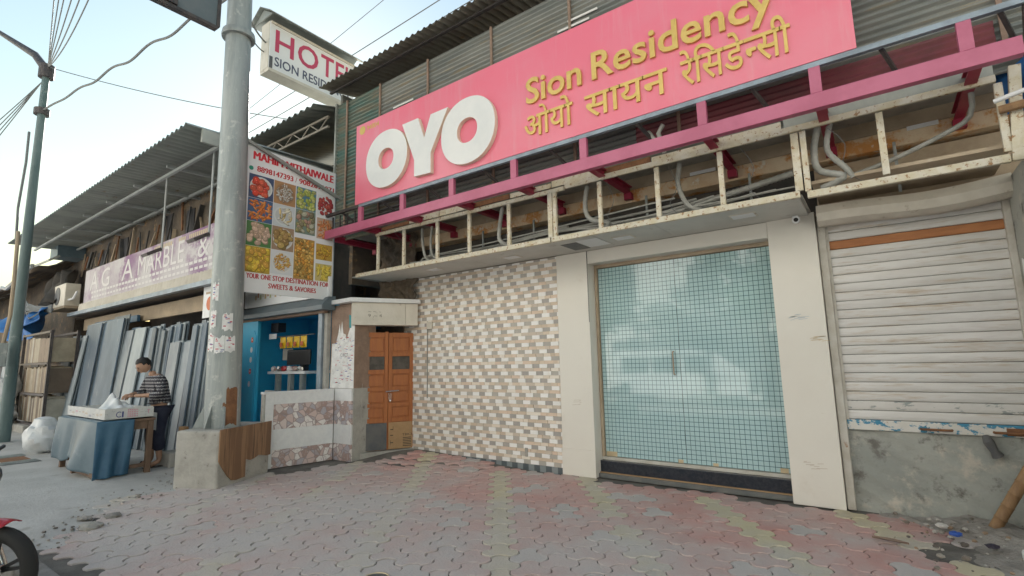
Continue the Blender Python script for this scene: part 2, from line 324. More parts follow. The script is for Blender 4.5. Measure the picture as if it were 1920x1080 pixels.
_tc = {}
def text_geo(s, bold=0., space=1.):
    key = (s, bold, space)
    if key in _tc: return _tc[key]
    cu = bpy.data.curves.new('txt', 'FONT'); cu.body = s; cu.size = 1; cu.offset = bold; cu.resolution_u = 3; cu.space_character = space
    ob = bpy.data.objects.new('txt', cu); COL.objects.link(ob)
    dg = bpy.context.evaluated_depsgraph_get(); me = bpy.data.meshes.new_from_object(ob.evaluated_get(dg))
    vs = [(v.co.x, v.co.y) for v in me.vertices]; fs = [list(p.vertices) for p in me.polygons]
    bpy.data.objects.remove(ob); bpy.data.curves.remove(cu); bpy.data.meshes.remove(me)
    _tc[key] = (vs, fs); return _tc[key]
def lettering(mb, s, o, right, upv, width, cap, depth=0., bold=0., clip=None, ref='H', space=1., shear=0.):
    """put text s at o (left end of its baseline), width metres long, cap metres high; depth extrudes towards the viewer"""
    vs, fs = text_geo(s, bold, space); hv, _ = text_geo(ref, bold)
    ch = max(v[1] for v in hv); x0 = min(v[0] for v in vs); x1 = max(v[0] for v in vs)
    if clip:      # keep only the left share of the glyph
        bm = bmesh.new(); bv = [bm.verts.new((*v, 0)) for v in vs]
        for f in fs:
            try: bm.faces.new([bv[i] for i in f])
            except ValueError: pass
        bmesh.ops.bisect_plane(bm, geom=bm.verts[:]+bm.edges[:]+bm.faces[:], plane_co=(x0+(x1-x0)*clip, 0, 0), plane_no=(1, 0, 0), clear_outer=True)
        bm.verts.index_update(); vs = [(v.co.x, v.co.y) for v in bm.verts]; fs = [[v.index for v in f.verts] for f in bm.faces]; bm.free()
        x1 = max(v[0] for v in vs)
    o, right, upv = Vector(o), Vector(right).normalized(), Vector(upv).normalized(); n = right.cross(upv)
    sx = width/(x1-x0); sy = cap/ch
    P = [o+right*((x-x0)*sx+shear*y*sy)+upv*(y*sy)+n*depth for x, y in vs]
    mb.add(P, fs)
    if depth > .002:
        cnt = {}
        for f in fs:
            for i in range(len(f)):
                a, b = f[i], f[(i+1) % len(f)]; cnt[(a, b)] = 1
        side = [(a, b) for a, b in cnt if (b, a) not in cnt]
        for a, b in side: mb.add([P[a], P[a]-n*depth, P[b]-n*depth, P[b]], [(0, 1, 2, 3)])
    return (x1-x0)*sy

def sstep(x): x = max(0., min(1., x)); return x*x*(3-2*x)
def gz(x, y):       # the paving rises a little towards the side door
    return .11*sstep((-x-3.8)/2.6)*sstep((y-5.0)/.9)
def hsh(*a): return random.Random(str(a)).random()

# ================================================================== GROUND
struct(MB().grid(lambda a, b: (-300+600*a, -300+600*b, -.14), 8, 8).build('ground', 'asphalt'))
pav = MB()
def bed(a, b):
    x, y = -40+50*a, 1.25+6.2*b
    return (x, y, gz(x, y)-.014)
pav.grid(bed, 250, 31); pav.add([(-40, 1.25, -.2), (10, 1.25, -.2), (10, 1.25, -.014), (-40, 1.25, -.014)], [(0, 1, 2, 3)])
pavement = struct(pav.build('pavement', 'sand_joint'))
# left edge of the laid pavers, as a polyline x(y)
def paver_left(y): return -6.25-1.05*(y-1.3)+.22*math.sin(y*5.1) if y < 3.1 else -8.15
def paver_right(y): return .12-.18*(6-y)*0+.25*math.sin(y*3.3)+.45*(6-y)*.35
# concrete floor on the left (rough edge), lapping over the bedding
cf = MB()
def cfp(a, b):
    y = 1.26+4.2*b; xr = paver_left(y)+.30+.12*math.sin(y*9)+.08*math.sin(y*23); x = -30+(xr+30)*(a**.55)
    e = sstep((1-a)*9)
    return (x, y, .012*e-.012*(1-e)+.006*math.sin(x*2.1+y)*e)
struct(cf.grid(cfp, 120, 60).build('concrete_floor', 'concrete_floor', smooth=True))
dm = MB()
def dirtp(a, b):
    y = 2.2+4.0*b; x = -.05+.28*math.sin(y*2.7)+.1*math.sin(y*7.)+(6-y)*.15+a*6
    h = sstep(a*14); k = sstep((y-4.6)/1.5)
    return (x, y, -.02+h*(.022+.075*k*(.5+.5*math.sin(x*5+y*3))*sstep((x-.05)/.6))+.012*math.sin(x*23)*math.sin(y*19)*h+.008*math.sin(x*51+y*33)*h)
struct(dm.grid(dirtp, 170, 110).build('dirt_verge', 'dirt', smooth=True))
# kerb stones along the road edge
k0 = None
for i in range(26):
    x = -13+i*.62
    k = B('kerb_stone', (x, 1.08, -.16), (x+.605, 1.25, .0+.012*hsh('k', i)-.006), 'kerb', pavement, bevel=.015)

# interlocking three-lobed pavers
PP = .254; UA = R(127.5); U = Vector((math.cos(UA), math.sin(UA))); V = Vector((math.cos(UA-math.pi/2), math.sin(UA-math.pi/2)))
def trefoil(p, seg=4, shrink=.962):
    pts = []; r = p/math.sqrt(3); bul = .155*p
    for k in range(6):
        t0, t1 = R(60*k-30), R(60*k+30); a = Vector((math.cos(t0), math.sin(t0)))*r; b = Vector((math.cos(t1), math.sin(t1)))*r
        n = Vector((math.cos(R(60*k)), math.sin(R(60*k)))); sg = 1 if k % 2 == 0 else -1
        for i in range(seg):
            f = i/seg; q = a.lerp(b, f)+n*(sg*bul*math.sin(math.pi*f)**.8); pts.append(q)
    return [q*shrink for q in pts]
tre = trefoil(PP)
tre_in = [q*.965 for q in tre]
def paver_geo(mb, tilt=0):
    k = len(tre); w = lambda q: U*q.x+V*q.y
    a = [w(q) for q in tre]; b = [w(q) for q in tre_in]
    mb.add([(p.x, p.y, -.03) for p in a]+[(p.x, p.y, -.005) for p in a]+[(p.x, p.y, 0) for p in b],
           [[2*k+i for i in reversed(range(k))]]+[(i, k+i, k+(i+1) % k, (i+1) % k) for i in range(k)]+[(k+i, 2*k+i, 2*k+(i+1) % k, k+(i+1) % k) for i in range(k)])
pm = MB(); paver_geo(pm)
pme = bpy.data.meshes.new('paver'); pme.from_pydata(pm.v, [], pm.f); pme.materials.append(MATS['paver_grey']); pme.update()
if pme.polygons[0].normal.z < 0: pme.flip_normals()
cells = []
for i in range(-60, 60):
    for j in range(-60, 60):
        c = U*(PP*(i+.5*(j % 2)))+V*(PP*.866*j)+Vector((-4.053+.02, 5.226))
        x, y = c.x, c.y
        if y < 1.36 or y > 6.0 or x < paver_left(y)+.1 or x > .55+.12*(6-y): continue
        if x > paver_right(y) and hsh('p', i, j) < sstep((x-paver_right(y))/.5): continue
        if x < -6.95 and y > 2.7: 
            if y > 3.95 or x < -7.4: continue
        if x < -6.4 and y > 5.2: continue
        if x < -6.8 and y > 4.95: continue
        P = Vector((x, y, 0))-Vector((0, 0, 1.5)); dz = P.dot(fw)
        if dz < .3: inside = False; size = 0
        else:
            u_, v_ = P.dot(rt)/dz*945, P.dot(up)/dz*945; inside = abs(u_) < 1000 and abs(v_) < 590; size = 1/dz**2
        col = 'yellow' if j % 5 == 0 and hsh('y', i, j) < .9 else ('red' if hsh('g', i, j) < .93 else 'grey')
        cells.append((-(size if inside else -1), x, y, col, i, j))
cells.sort()
rest = {'red': MB(), 'grey': MB(), 'yellow': MB()}
for k, (_, x, y, col, i, j) in enumerate(cells):
    z = gz(x, y)+.010*(hsh('z', i, j)-.6); tx, ty = .035*(hsh('a', i, j)-.5), .022*(hsh('b', i, j)-.5)
    if k < 300:
        o = bpy.data.objects.new('paver', pme); COL.objects.link(o); o.location = (x, y, z); o.rotation_euler = (tx, ty, .02*(hsh('c', i, j)-.5))
        o.material_slots[0].link = 'OBJECT'; o.material_slots[0].material = MATS['paver_'+col]; o.parent = pavement
    else:
        mb = rest[col]; b0 = len(mb.v); paver_geo(mb)
        mb.v[b0:] = [(vx+x, vy+y, vz+z+vx*tx+vy*ty) for vx, vy, vz in mb.v[b0:]]
for c, mb in rest.items():
    if mb.f:
        o = mb.build('pavers', 'paver_'+c, pavement, kind='stuff')
        if o.data.polygons[0].normal.z < 0: o.data.flip_normals()

# ================================================================== HOTEL BUILDING
hb = thing('hotel_building', 'two storey hotel with brick tiled wall, cream columns and rusty sheet clad upper floor', 'building', (-3.5, 6.2, 0))
B('column', (-3.60, 6.05, 0), (-3.112, 6.33, 2.966), 'cream_panel', hb, .006)
B('column', (-.888, 6.05, 0), (-.43, 6.33, 2.995), 'cream_panel', hb, .006)
B('kick_panel', (-3.603, 6.044, 0), (-3.110, 6.0505, .34), 'cream_panel', hb, .002)
B('lintel', (-3.11, 6.053, 2.79), (-.89, 6.33, 2.966), 'cream_panel', hb, .004)
B('seam', (-3.1185, 6.0475, 2.0), (-3.1125, 6.052, 2.966), 'jalousie', hb)
for nm, x0_, z0_, n_, c_ in (('scuff_mark', -.80, 1.86, 10, (.50, .55, .58)), ('scuff_mark', -.62, 1.62, 12, (.62, .52, .36)), ('scuff_mark', -.78, .36, 8, (.56, .5, .42)), ('scuff_mark', -3.45, .9, 8, (.58, .53, .46))):
    g = MB(); g.c = c_
    for i in range(n_):
        w_ = .02+.10*hsh(nm, x0_, i); g.flat([(0, 0), (w_, .004), (w_*.9, .009), (.01, .007)], (x0_+.14*hsh(nm, i, z0_), 6.0485, z0_+.07*hsh(i, z0_)), (1, 0, .03), (0, 0, 1))
    g.build(nm, 'print', hb, colattr=True)
# entrance recess
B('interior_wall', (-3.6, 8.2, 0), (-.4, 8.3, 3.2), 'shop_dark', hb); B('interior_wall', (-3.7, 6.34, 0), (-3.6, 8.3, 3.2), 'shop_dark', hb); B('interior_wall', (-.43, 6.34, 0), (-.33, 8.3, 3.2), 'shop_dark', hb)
B('step', (-3.109, 6.12, .0), (-.891, 6.5, .055), 'stone_step', hb, .006)
B('step', (-3.109, 6.18, .055), (-.891, 6.5, .205), 'granite', hb, .005)
B('threshold', (-3.109, 6.155, .052), (-.891, 6.1795, .066), 'cardboard', hb)
B('door_frame', (-3.109, 6.24, .206), (-.891, 6.33, .245), 'guide_rail', hb, .003); B('door_frame', (-3.109, 6.24, 2.745), (-.891, 6.33, 2.789), 'brown_plaster', hb, .003)
B('door_frame', (-3.109, 6.24, .246), (-3.075, 6.33, 2.744), 'brown_plaster', hb, .003)
for k, (x0, x1) in enumerate(((-3.07, -2.0165), (-2.0135, -.895))):
    leaf = B('glass_door', (x0, 6.28, .25), (x1, 6.292, 2.74), 'glass', hb)
    film = MB(); nx = 20; cw = (x1-x0)/nx; ny = 46; chh = 2.49/ny
    for a in range(nx):
        for b in range(ny):
            jx = .002*math.sin(b*.9)*(1 if k == 0 and a > 15 else .15)
            x = x0+a*cw; z = .25+b*chh; film.add([(x+.0028+jx, 6.2775, z+.0028), (x+cw-.0028+jx, 6.2775, z+.0028), (x+cw-.0028+jx, 6.2775, z+chh-.0028), (x+.0028+jx, 6.2775, z+chh-.0028)], [(0, 1, 2, 3)])
    film.build('film_squares', 'film', leaf, kind='stuff')
    hx = -2.09 if k == 0 else -1.93
    if k == 0: MB().tube([(hx, 6.276, 1.3), (hx, 6.24, 1.3), (hx, 6.24, 1.58), (hx, 6.276, 1.58)], .009).build('handle', 'tan_fascia', leaf, smooth=True)
    B('patch_fitting', (x0+.01, 6.272, .25) if k == 0 else (x1-.12, 6.272, .25), (x0+.16, 6.2765, .31) if k == 0 else (x1-.04, 6.2765, .30), 'brass', leaf)
    B('patch_fitting', (x1-.1, 6.272, .25) if k == 0 else (x0+.3, 6.272, .25), (x1-.04, 6.2765, .29) if k == 0 else (x0+.36, 6.2765, .285), 'brass', leaf)
B('blind', (-3.06, 6.42, .25), (-.9, 6.44, 2.75), 'vinyl_white', hb)

# brick-look tile wall
tw = B('tile_wall', (-6.75, 6.075, -.05), (-3.601, 6.33, 2.966), 'tile_grout', hb)
WHITE = [(.84, .83, .81), (.81, .80, .78), (.85, .84, .82)]; GREY = [(.40, .375, .345), (.44, .415, .375), (.365, .345, .325)]
TAN = [(.66, .55, .43), (.74, .65, .54), (.60, .49, .375), (.78, .72, .63), (.68, .54, .42), (.58, .50, .41)]
PAL = WHITE+GREY+TAN
BW = .125
def brick_geo(mb, x, z, w, h, d, c):
    mb.c = c; mb.box((x+.0012, 6.0745-d, z+.001), (x+w-.0012, 6.0752, z+h-.001))
bricks = []; row = 0; z = .075
while z < 2.955:
    main = row % 2 == 0; BH = .057 if main else .045; off = (.5*(row//2)) % 2*BW if main else hsh('t', row)*BW
    sh = int(row//2 % 9 > 4); x = -6.74-off-((hsh('q', row)-.5)*.01); k = 0
    while x < -3.602:
        w = BW*(1.08 if (k+sh) % 2 else .92) if main else (BW*(.55+.8*hsh('w', row, k)))
        if main: pi = (0 if (k+sh) % 2 else 3)+int(hsh('c', row, k)*3)
        else: pi = 6+int(hsh('c', row, k)*6)
        xa, xb = max(x, -6.745), min(x+w, -3.603); h = min(BH, 2.96-z)
        if xb-xa > .02: bricks.append((xa, z, xb-xa, h, .004+.008*hsh('d', row, k)+(.003 if main and pi < 3 else 0), pi))
        x += w; k += 1
    z += BH; row += 1
bricks.sort(key=lambda b: -(b[0]+.35*(-abs(b[1]-1.5))))
cache = {}; rb = MB()
for n, (x, z, w, h, d, pi) in enumerate(bricks):
    if n < 300:
        key = (round(w, 2), round(h, 3), pi, int(d*400))
        if key not in cache:
            mb = MB(); mb.c = PAL[pi]; mb.box((.0012, -d, .001), (key[0]-.0012, .0007, h-.001)); ob = mb.build('brick', 'tile_attr', None, colattr=True); cache[key] = ob.data
        else: ob = bpy.data.objects.new('brick', cache[key]); COL.objects.link(ob)
        ob.location = (x, 6.0745, z); ob.parent = tw
    else: brick_geo(rb, x, z, w, h, d, PAL[pi])
rb.build('bricks', 'tile_attr', tw, kind='stuff', colattr=True)
sk = MB()
for k in range(30):
    xa = -6.45+k*.0953; sk.c = (.10, .12, .13) if k % 2 else (.24, .27, .28); sk.box((xa, 6.058, -.02), (xa+.094, 6.0735, .073-.03*0))
sk.build('skirting', 'tile_attr', tw, colattr=True)
MB().box((-6.17, 6.05, .93), (-6.158, 6.062, 2.2)).build('conduit', 'conduit', tw)
B('switch_box', (-6.16, 6.03, 2.07), (-6.04, 6.064, 2.19), 'cream_paint', tw, .006)
B('drain_outlet', (-4.22, 6.05, .17), (-4.17, 6.066, .29), 'cement', tw, .01)

# soffit with recessed downlights
sof = thing('soffit', 'grey metal soffit with square downlights running over the tiled wall and glass door', 'soffit', (-3.8, 5.7, 2.967))
xs = [-7.1, -5.95, -4.7, -3.42, -2.66, -1.9, -.48]
for a, b in zip(xs, xs[1:]):
    B('panel', (a+.003, 5.325, 2.967+.004*hsh(a)), (b-.003, 6.048, 2.985), 'soffit_panel', sof)
for x, y in ((-5.577, 5.634), (-4.106, 5.69), (-2.401, 5.66), (-1.034, 5.6)):
    d = B('downlight', (x-.13, y-.09, 2.960), (x+.13, y+.09, 2.968), 'cream_paint', sof, .003); B('lens', (x-.11, y-.075, 2.957), (x+.11, y+.075, 2.9605), 'vinyl_white', d)
B('hatch', (-2.95, 5.45, 2.962), (-2.66, 5.85, 2.9665), 'vinyl_white', sof); B('hatch', (-3.2, 5.5, 2.963), (-2.97, 5.9, 2.9665), 'tin_dark', sof)

# cream steel frame over the soffit
fr = thing('open_fascia', 'chipped cream steel fascia grid left open above the soffit', 'fascia', (-3, 5.3, 3))
for x0, x1 in ((-7.1, -3.22), (-3.2, -.47)): B('bottom_rail', (x0, 5.28, 2.966), (x1, 5.322, 3.03), 'chipped_frame', fr, .004)
B('bottom_rail', (-.41, 5.28, 2.945), (.96, 5.325, 3.01), 'chipped_frame', fr, .004)
B('top_rail', (-6.6, 5.285, 3.60), (-3.0, 5.32, 3.655), 'chipped_frame', fr, .004); B('top_rail', (-2.99, 5.285, 3.615), (.95, 5.32, 3.675), 'chipped_frame', fr, .004)
for k, x in enumerate((-6.54, -5.92, -5.19, -4.56, -3.86, -3.21, -2.52, -1.82, -1.15, -.47, .19, .955)):
    w = .036 if x not in (-3.21, -.47) else .05
    B('post', (x-w/2-.008, 5.283, 3.031), (x+w/2+.008, 5.318, 3.599), 'chipped_frame', fr, .004)
    if x in (-3.21, -.47): B('post', (x+.045, 5.281, 3.011), (x+.095, 5.318, 3.599), 'chipped_frame', fr, .004)
# concrete beam and dark cavity behind
B('ring_beam', (-7.4, 6.1, 3.53), (1.2, 6.35, 3.70), 'rust_beam', hb, .012); B('beam_plaster', (-7.4, 6.115, 3.705), (1.2, 6.35, 4.1), 'brown_plaster', hb, .01)
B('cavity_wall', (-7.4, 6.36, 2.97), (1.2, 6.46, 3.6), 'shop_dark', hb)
B('label_plate', (-1.68, 6.085, 3.70), (-1.38, 6.0995, 3.74), 'vinyl_white', hb); B('label_plate', (.42, 6.085, 3.66), (.66, 6.0995, 3.70), 'vinyl_white', hb)
B('shelf_slab', (-7.3, 5.36, 2.99), (-.46, 6.36, 3.01), 'cement', hb)
# ragged wall stub at the left end of the building
ws = MB().grid(lambda a, b: (-7.35+.95*a*(1-.0*b)+.03*math.sin(b*23), 6.0+.03*math.sin(a*17+b*31)+.02*math.sin(a*41+b*13), 2.55+1.25*b), 24, 30)
ws.build('rubble_wall', 'grime_wall', hb)
B('side_wall', (-7.35, 6.04, 2.0), (-6.75, 6.6, 3.8), 'grime_wall', hb)

# upper floor: horizontally ribbed sheets
SX = [-7.86, -7.55, -6.62, -5.45, -4.15, -2.85, -1.55, -.25, 1.05, 2.3]
for k, (a, b) in enumerate(zip(SX, SX[1:])):
    zl = 3.70 if k else 3.9
    MB().corr((a+.004, 5.37+.006*(k % 2), zl), (b-a+.01, 0, 0), (0, 0, 6.36-zl), .07, .014, n=1, seg=6, nrm=(0, -1, 0)).build('wall_sheet', 'sheet_green' if k < 2 else 'sheet_wall', hb, smooth=True)
    if k: MB().box((a-.018, 5.335, 3.8), (a+.018, 5.357, 6.36)).build('batten', 'brown_stone', hb)
for a, b, z0, z1 in ((-6.5, -5.75, 5.60, 5.84), (-3.05, -2.35, 5.62, 5.95)):
    for i in range(4):
        zz = z0+(z1-z0)*i/4; sft = hsh(a, i)*.3
        B('sky_streak', (a+sft, 5.345, zz), (b-.25*hsh(b, i), 5.356, zz+.026), 'sky_streak_white', hb)  # white strips standing in for bright sky showing through the sheets
MB().corr((-2.05, 5.352, 3.86), (3.05, 0, 0), (0, 0, .30), .066, .008, n=1, seg=5, nrm=(0, -1, 0)).build('maroon_strip', 'sheet_maroon', hb, smooth=True)  # maroon ribbed strip low on the right-hand sheets
B('flashing', (-.55, 5.33, 3.69), (.95, 5.345, 3.80), 'roof_sheet', hb)
for k in range(9): B('flashing', (-6.5+k*.66, 5.335, 3.69), (-6.5+k*.66+.645, 5.346, 3.745+.04*hsh('fl', k)), 'chipped_frame' if k % 3 else 'rust', hb)
B('corner_trim', (-7.9, 5.33, 3.9), (-7.862, 5.40, 6.4), 'roof_sheet', hb)
# tin roof with eave
MB().corr((-7.95, 5.0, 6.60), (0, 5.2, 1.05), (10.5, 0, 0), .13, .022, n=2, seg=8, nrm=(0, 0, 1)).build('tin_roof', 'roof_brown', hb, smooth=True)
for y, z in ((5.2, 6.58), (5.9, 6.72)): B('purlin', (-7.9, y, z-.03), (2.4, y+.05, z+.0), 'dark_steel', hb)
B('back_wall', (-7.8, 9.9, 0), (2.6, 10.0, 7.5), 'grime_wall', hb); B('side_wall', (-7.86, 6.7, 0), (-7.8, 10, 7.0), 'grime_wall', hb); B('side_wall', (-7.86, 5.42, 3.9), (-7.80, 6.7, 6.6), 'sheet_wall', hb)
B('floor_slab', (-7.8, 5.42, 3.85), (2.6, 9.9, 3.95), 'cement', hb)

# ------------------------------------------------------------------ red canopy frame
cf_ = thing('canopy_frame', 'pink and maroon painted steel frame carrying the long red signboard', 'frame', (-3.3, 4.93, 3.63))
B('front_beam', (-7.72, 4.93, 3.635), (1.06, 5.01, 3.775), ['pink_paint'], cf_, .005)
B('front_beam_end', (-7.80, 4.932, 3.637), (-7.721, 5.008, 3.773), 'maroon_paint', cf_, .005)
B('top_rail', (-7.72, 4.935, 4.02), (-6.60, 4.985, 4.066), 'dark_steel', cf_); B('top_rail', (-6.599, 4.935, 4.02), (1.2, 4.985, 4.066), 'blue_grey_steel', cf_)
for x in (-7.68, -6.565, -5.575, -4.575, -3.515, -2.53, -1.205, -.232, .762):
    B('post', (x-.045, 4.934, 3.776), (x+.045, 4.984, 4.019), 'pink_paint' if x > -7 else 'maroon_paint', cf_, .003)
for x in (-7.55, -6.56, -5.55, -4.5, -3.48, -2.47, -1.19, -.215, .80):
    b = MB()    # I-section bracket
    b.box((x-.04, 5.011, 3.64), (x+.04, 6.098, 3.652)); b.box((x-.04, 5.011, 3.728), (x+.04, 6.098, 3.74)); b.box((x-.006, 5.011, 3.652), (x+.006, 6.098, 3.728))
    b.build('bracket', 'maroon_paint', cf_); B('gusset', (x-.05, 6.02, 3.555), (x+.05, 6.098, 3.64), 'maroon_paint', cf_)
for k, x in enumerate((-7.1, -6.1, -5.1, -4.05, -3.0, -1.9, -.75, .25, .98)):
    MB().bar((x, 4.99, 4.03), (x+.15, 5.34, 3.80), .03).build('brace', 'dark_steel', cf_)
for k in range(7):
    z = 3.82+.032*k
    if k % 2 == 0: MB().bar((-7.7, 5.25, z), (-6.0, 5.28, z), .014).build('wire_rail', 'dark_steel', cf_)
for k in range(6): MB().bar((-7.6+k*.2, 5.02, 3.78), (-7.6+k*.2, 5.02, 4.02), .02).build('stay', 'dark_steel', cf_)
MB().bar((1.12, 4.96, 4.05), (1.16, 5.4, 3.6), .05).build('end_post', 'dark_steel', cf_)

# ------------------------------------------------------------------ long red signboard
sb = thing('signboard', 'long red hotel signboard with big white letters and gold lettering', 'signboard', (-3.3, 4.93, 4.07))
B('panel', (-6.69, 4.93, 4.07), (.09, 4.985, 5.426), 'sign_red', sb, .003)
B('edge_trim', (-6.70, 4.936, 4.066), (-6.691, 4.99, 5.43), 'dark_steel', sb)
RX, UZ, FY = (1, 0, 0), (0, 0, 1), (0, -1, 0)
def oring(cx, cz, rx, rz, ix, iz, ox=0., oz=0., n=48):
    mb = MB(); y0, y1 = 4.928, 4.865
    for i in range(n):
        a, b = 2*math.pi*i/n, 2*math.pi*(i+1)/n
        def sup(t, rx, rz): 
            c, s = math.cos(t), math.sin(t); return rx*math.copysign(abs(c)**.94, c), rz*math.copysign(abs(s)**.94, s)
        o0 = sup(a, rx, rz); o1 = sup(b, rx, rz); i0 = sup(a, ix, iz); i1 = sup(b, ix, iz)
        O0 = (cx+o0[0], cz+o0[1]); O1 = (cx+o1[0], cz+o1[1]); I0 = (cx+ox+i0[0], cz+oz+i0[1]); I1 = (cx+ox+i1[0], cz+oz+i1[1])
        mb.m = 0; mb.add([(I0[0], y1, I0[1]), (O0[0], y1, O0[1]), (O1[0], y1, O1[1]), (I1[0], y1, I1[1])], [(0, 1, 2, 3)])
        mb.m = 1; mb.add([(O0[0], y1, O0[1]), (O0[0], y0, O0[1]), (O1[0], y0, O1[1]), (O1[0], y1, O1[1])], [(0, 1, 2, 3)])
        mb.add([(I1[0], y1, I1[1]), (I1[0], y0, I1[1]), (I0[0], y0, I0[1]), (I0[0], y1, I0[1])], [(0, 1, 2, 3)])
    return mb
oring(-5.865, 4.635, .475, .455, .175, .165).build('letter', ['white_acrylic', 'letter_side'], sb)
oring(-4.215, 4.60, .478, .468, .18, .175).build('letter', ['white_acrylic', 'letter_side'], sb)
yp = [(-5.50, 5.07), (-5.16, 5.07), (-5.03, 4.73), (-4.90, 5.045), (-4.565, 5.045), (-4.90, 4.47), (-4.90, 4.17), (-5.235, 4.19), (-5.235, 4.44)]
mb = MB(); mb.m = 1; mb.prism(yp, (0, 4.928, 0), RX, UZ, (0, -.063, 0)); mb.m = 0; mb.flat(yp, (0, 4.8645, 0), RX, UZ); mb.build('letter', ['white_acrylic', 'letter_side'], sb)
def word(txt, x, w, z, cap, d, bold, clip=None, ref='H'):
    g = MB(); lettering(g, txt, (x, 4.93, z), RX, UZ, w, cap, d, bold, clip=clip, ref=ref); g.build('word', 'gold', sb)
word('Sion', -3.27, .775, 4.665, .325, .03, .014); word('Residency', -2.36, 1.89, 4.665, .325, .03, .014)
# second line, in pieces
def deva(s, x, w, clip=None): word(s, x, w, 4.225, .27, .022, .006, clip, '\u092f')
deva('\u0913\u092f\u094b', -3.31, .68); deva('\u0938\u093e\u092f\u0928', -2.47, .96)
deva('\u0930\u0947\u093f\u0938\u0921\u0947', -1.37, .60); deva('\u0928', -.765, .10, clip=.62); deva('\u0938\u0940', -.665, .29)
g = MB(); g.disc((-6.53, 4.9265, 5.31), RX, UZ, .075); g.build('badge', 'gold', sb)
g = MB(); lettering(g, '94804', (-6.42, 4.93, 5.275), RX, UZ, .30, .08, .004); g.build('lettering', 'gold', sb)

# ================================================================== SHUTTERED SHOP ON THE RIGHT
sh = thing('shuttered_shop', 'closed shop with dirty white rolling shutter above a plastered plinth', 'shop', (.3, 6.2, 0))
pl = MB().grid(lambda a, b: (-.40+2.2*a, 6.165+.012*math.sin(a*19+b*7)+.008*math.sin(a*47+b*29), -.02+.79*b), 60, 26).build('plinth', 'plaster', sh, smooth=True)
B('plinth_core', (-.40, 6.19, -.02), (1.8, 6.6, .775), 'plaster', sh)
st = thing('rolling_shutter', 'dirty white rolling shutter with one orange slat and peeling blue bottom rail', 'shutter', (.3, 6.15, .77))
zz = .865; k = 0
while zz < 2.93:
    m = 'shutter_orange' if 2.56 < zz+.045 < 2.66 else ('shutter_worn' if k == 1 else 'shutter')
    prof = [(0, 0), (.007, .006), (.011, .03), (.011, .06), (.008, .082), (0, .087), (-.004, .087), (-.004, 0)]
    MB().prism([(-d, z) for d, z in prof], (-.352, 6.155, zz), (0, 1, 0), (0, 0, 1), (1.352, 0, 0)).build('slat', m, st)
    zz += .0905; k += 1
B('bottom_rail', (-.352, 6.128, .765), (1.0, 6.16, .862), 'shutter_peel', st, .006)
for x in (.22, .72):
    h = MB().tube([(x, 6.128, .80), (x, 6.10, .80), (x+.22, 6.10, .80), (x+.22, 6.128, .80)], .011).build('handle', 'rust', st, smooth=True)
B('lock_plate', (.80, 6.118, .775), (.98, 6.1275, .84), 'rust', st, .004)
B('guide_rail', (-.424, 6.10, 0), (-.353, 6.2, 2.93), 'guide_rail', sh, .006); B('guide_rail', (-.3525, 6.125, .86), (-.33, 6.15, 2.9), 'guide_rail', sh)
B('guide_rail', (1.001, 6.09, .77), (1.05, 6.2, 2.93), 'guide_rail', sh, .006)
# sagging hood over the shutter
def hood(a, b):
    x = -.40+1.46*a; sag = -.025*math.sin(a*math.pi)+.012*math.sin(a*7)
    pts = [(6.12, 2.83), (5.98, 2.815), (5.90, 2.85), (5.88, 2.93), (5.93, 3.02), (6.1, 3.05)]
    t = b*(len(pts)-1); i = min(int(t), len(pts)-2); f = t-i
    return (x, pts[i][0]*(1-f)+pts[i+1][0]*f, pts[i][1]*(1-f)+pts[i+1][1]*f+sag)
MB().grid(hood, 40, 20).build('hood', 'cream_paint', sh, smooth=True)
B('shop_wall', (-.40, 6.21, 2.9), (1.6, 6.4, 3.5), 'brown_plaster', sh); B('roof_sheet', (-.38, 5.4, 3.1), (1.0, 6.2, 3.13), 'brown_plaster', sh)
B('shop_back', (-.40, 6.3, .77), (1.6, 6.4, 2.9), 'shop_dark', sh)
B('pier', (1.0505, 4.9, 0), (1.6, 6.3, 3.0), 'plaster', sh, .01)
bn = thing('wall_banner', 'pale vinyl banner with teal and magenta print on the pier beside the shutter', 'banner', (1.04, 5.6, 1.3))
MB().prism([(5.0, 1.3), (6.02, 1.45), (5.97, 2.28), (5.8, 2.22), (5.0, 2.5)], (1.048, 0, 0), (0, 1, 0), (0, 0, 1), (-.006, 0, 0)).build('sheet', 'vinyl_white', bn)
g = MB(); g.c = (.02, .28, .27); g.flat([(5.72, 2.0), (5.72, 2.22), (5.3, 2.33), (5.3, 1.9)], (1.0405, 0, 0), (0, 1, 0), (0, 0, 1)); g.c = (.45, .03, .18); g.flat([(5.78, 1.66), (5.78, 1.86), (5.3, 1.8), (5.3, 1.5)], (1.0405, 0, 0), (0, 1, 0), (0, 0, 1)); g.build('print', 'print', bn, colattr=True)
tag(MB().tube([(.9, 5.2, 3.42), (1.5, 5.05, 3.5)], .018, 10).build('tube_lamp', 'vinyl_white', smooth=True), 'unlit white tube lamp hanging at the right end of the frame', 'lamp')
tag(MB().tube([(.93, 5.25, 3.36), (1.5, 5.12, 3.36)], .035, 8).build('timber_pole', 'bamboo', smooth=True), 'short timber pole under the white tube lamp', 'pole')
tag(MB().grid(lambda a, b: (.98+.22*a, 5.5-.25*a+.03*math.sin(b*9), 3.35+.55*b+.04*math.sin(a*6)), 8, 12).build('tarpaulin', 'tarp_bright', smooth=True), 'bright blue tarpaulin scrap tucked behind the frame end', 'tarpaulin')
tag(MB().bar((1.0, 5.3, 2.95), (1.06, 5.28, 3.7), .07, .05).build('frame_post', 'chipped_frame'), 'leaning chipped steel post at the right end of the cream frame', 'post')
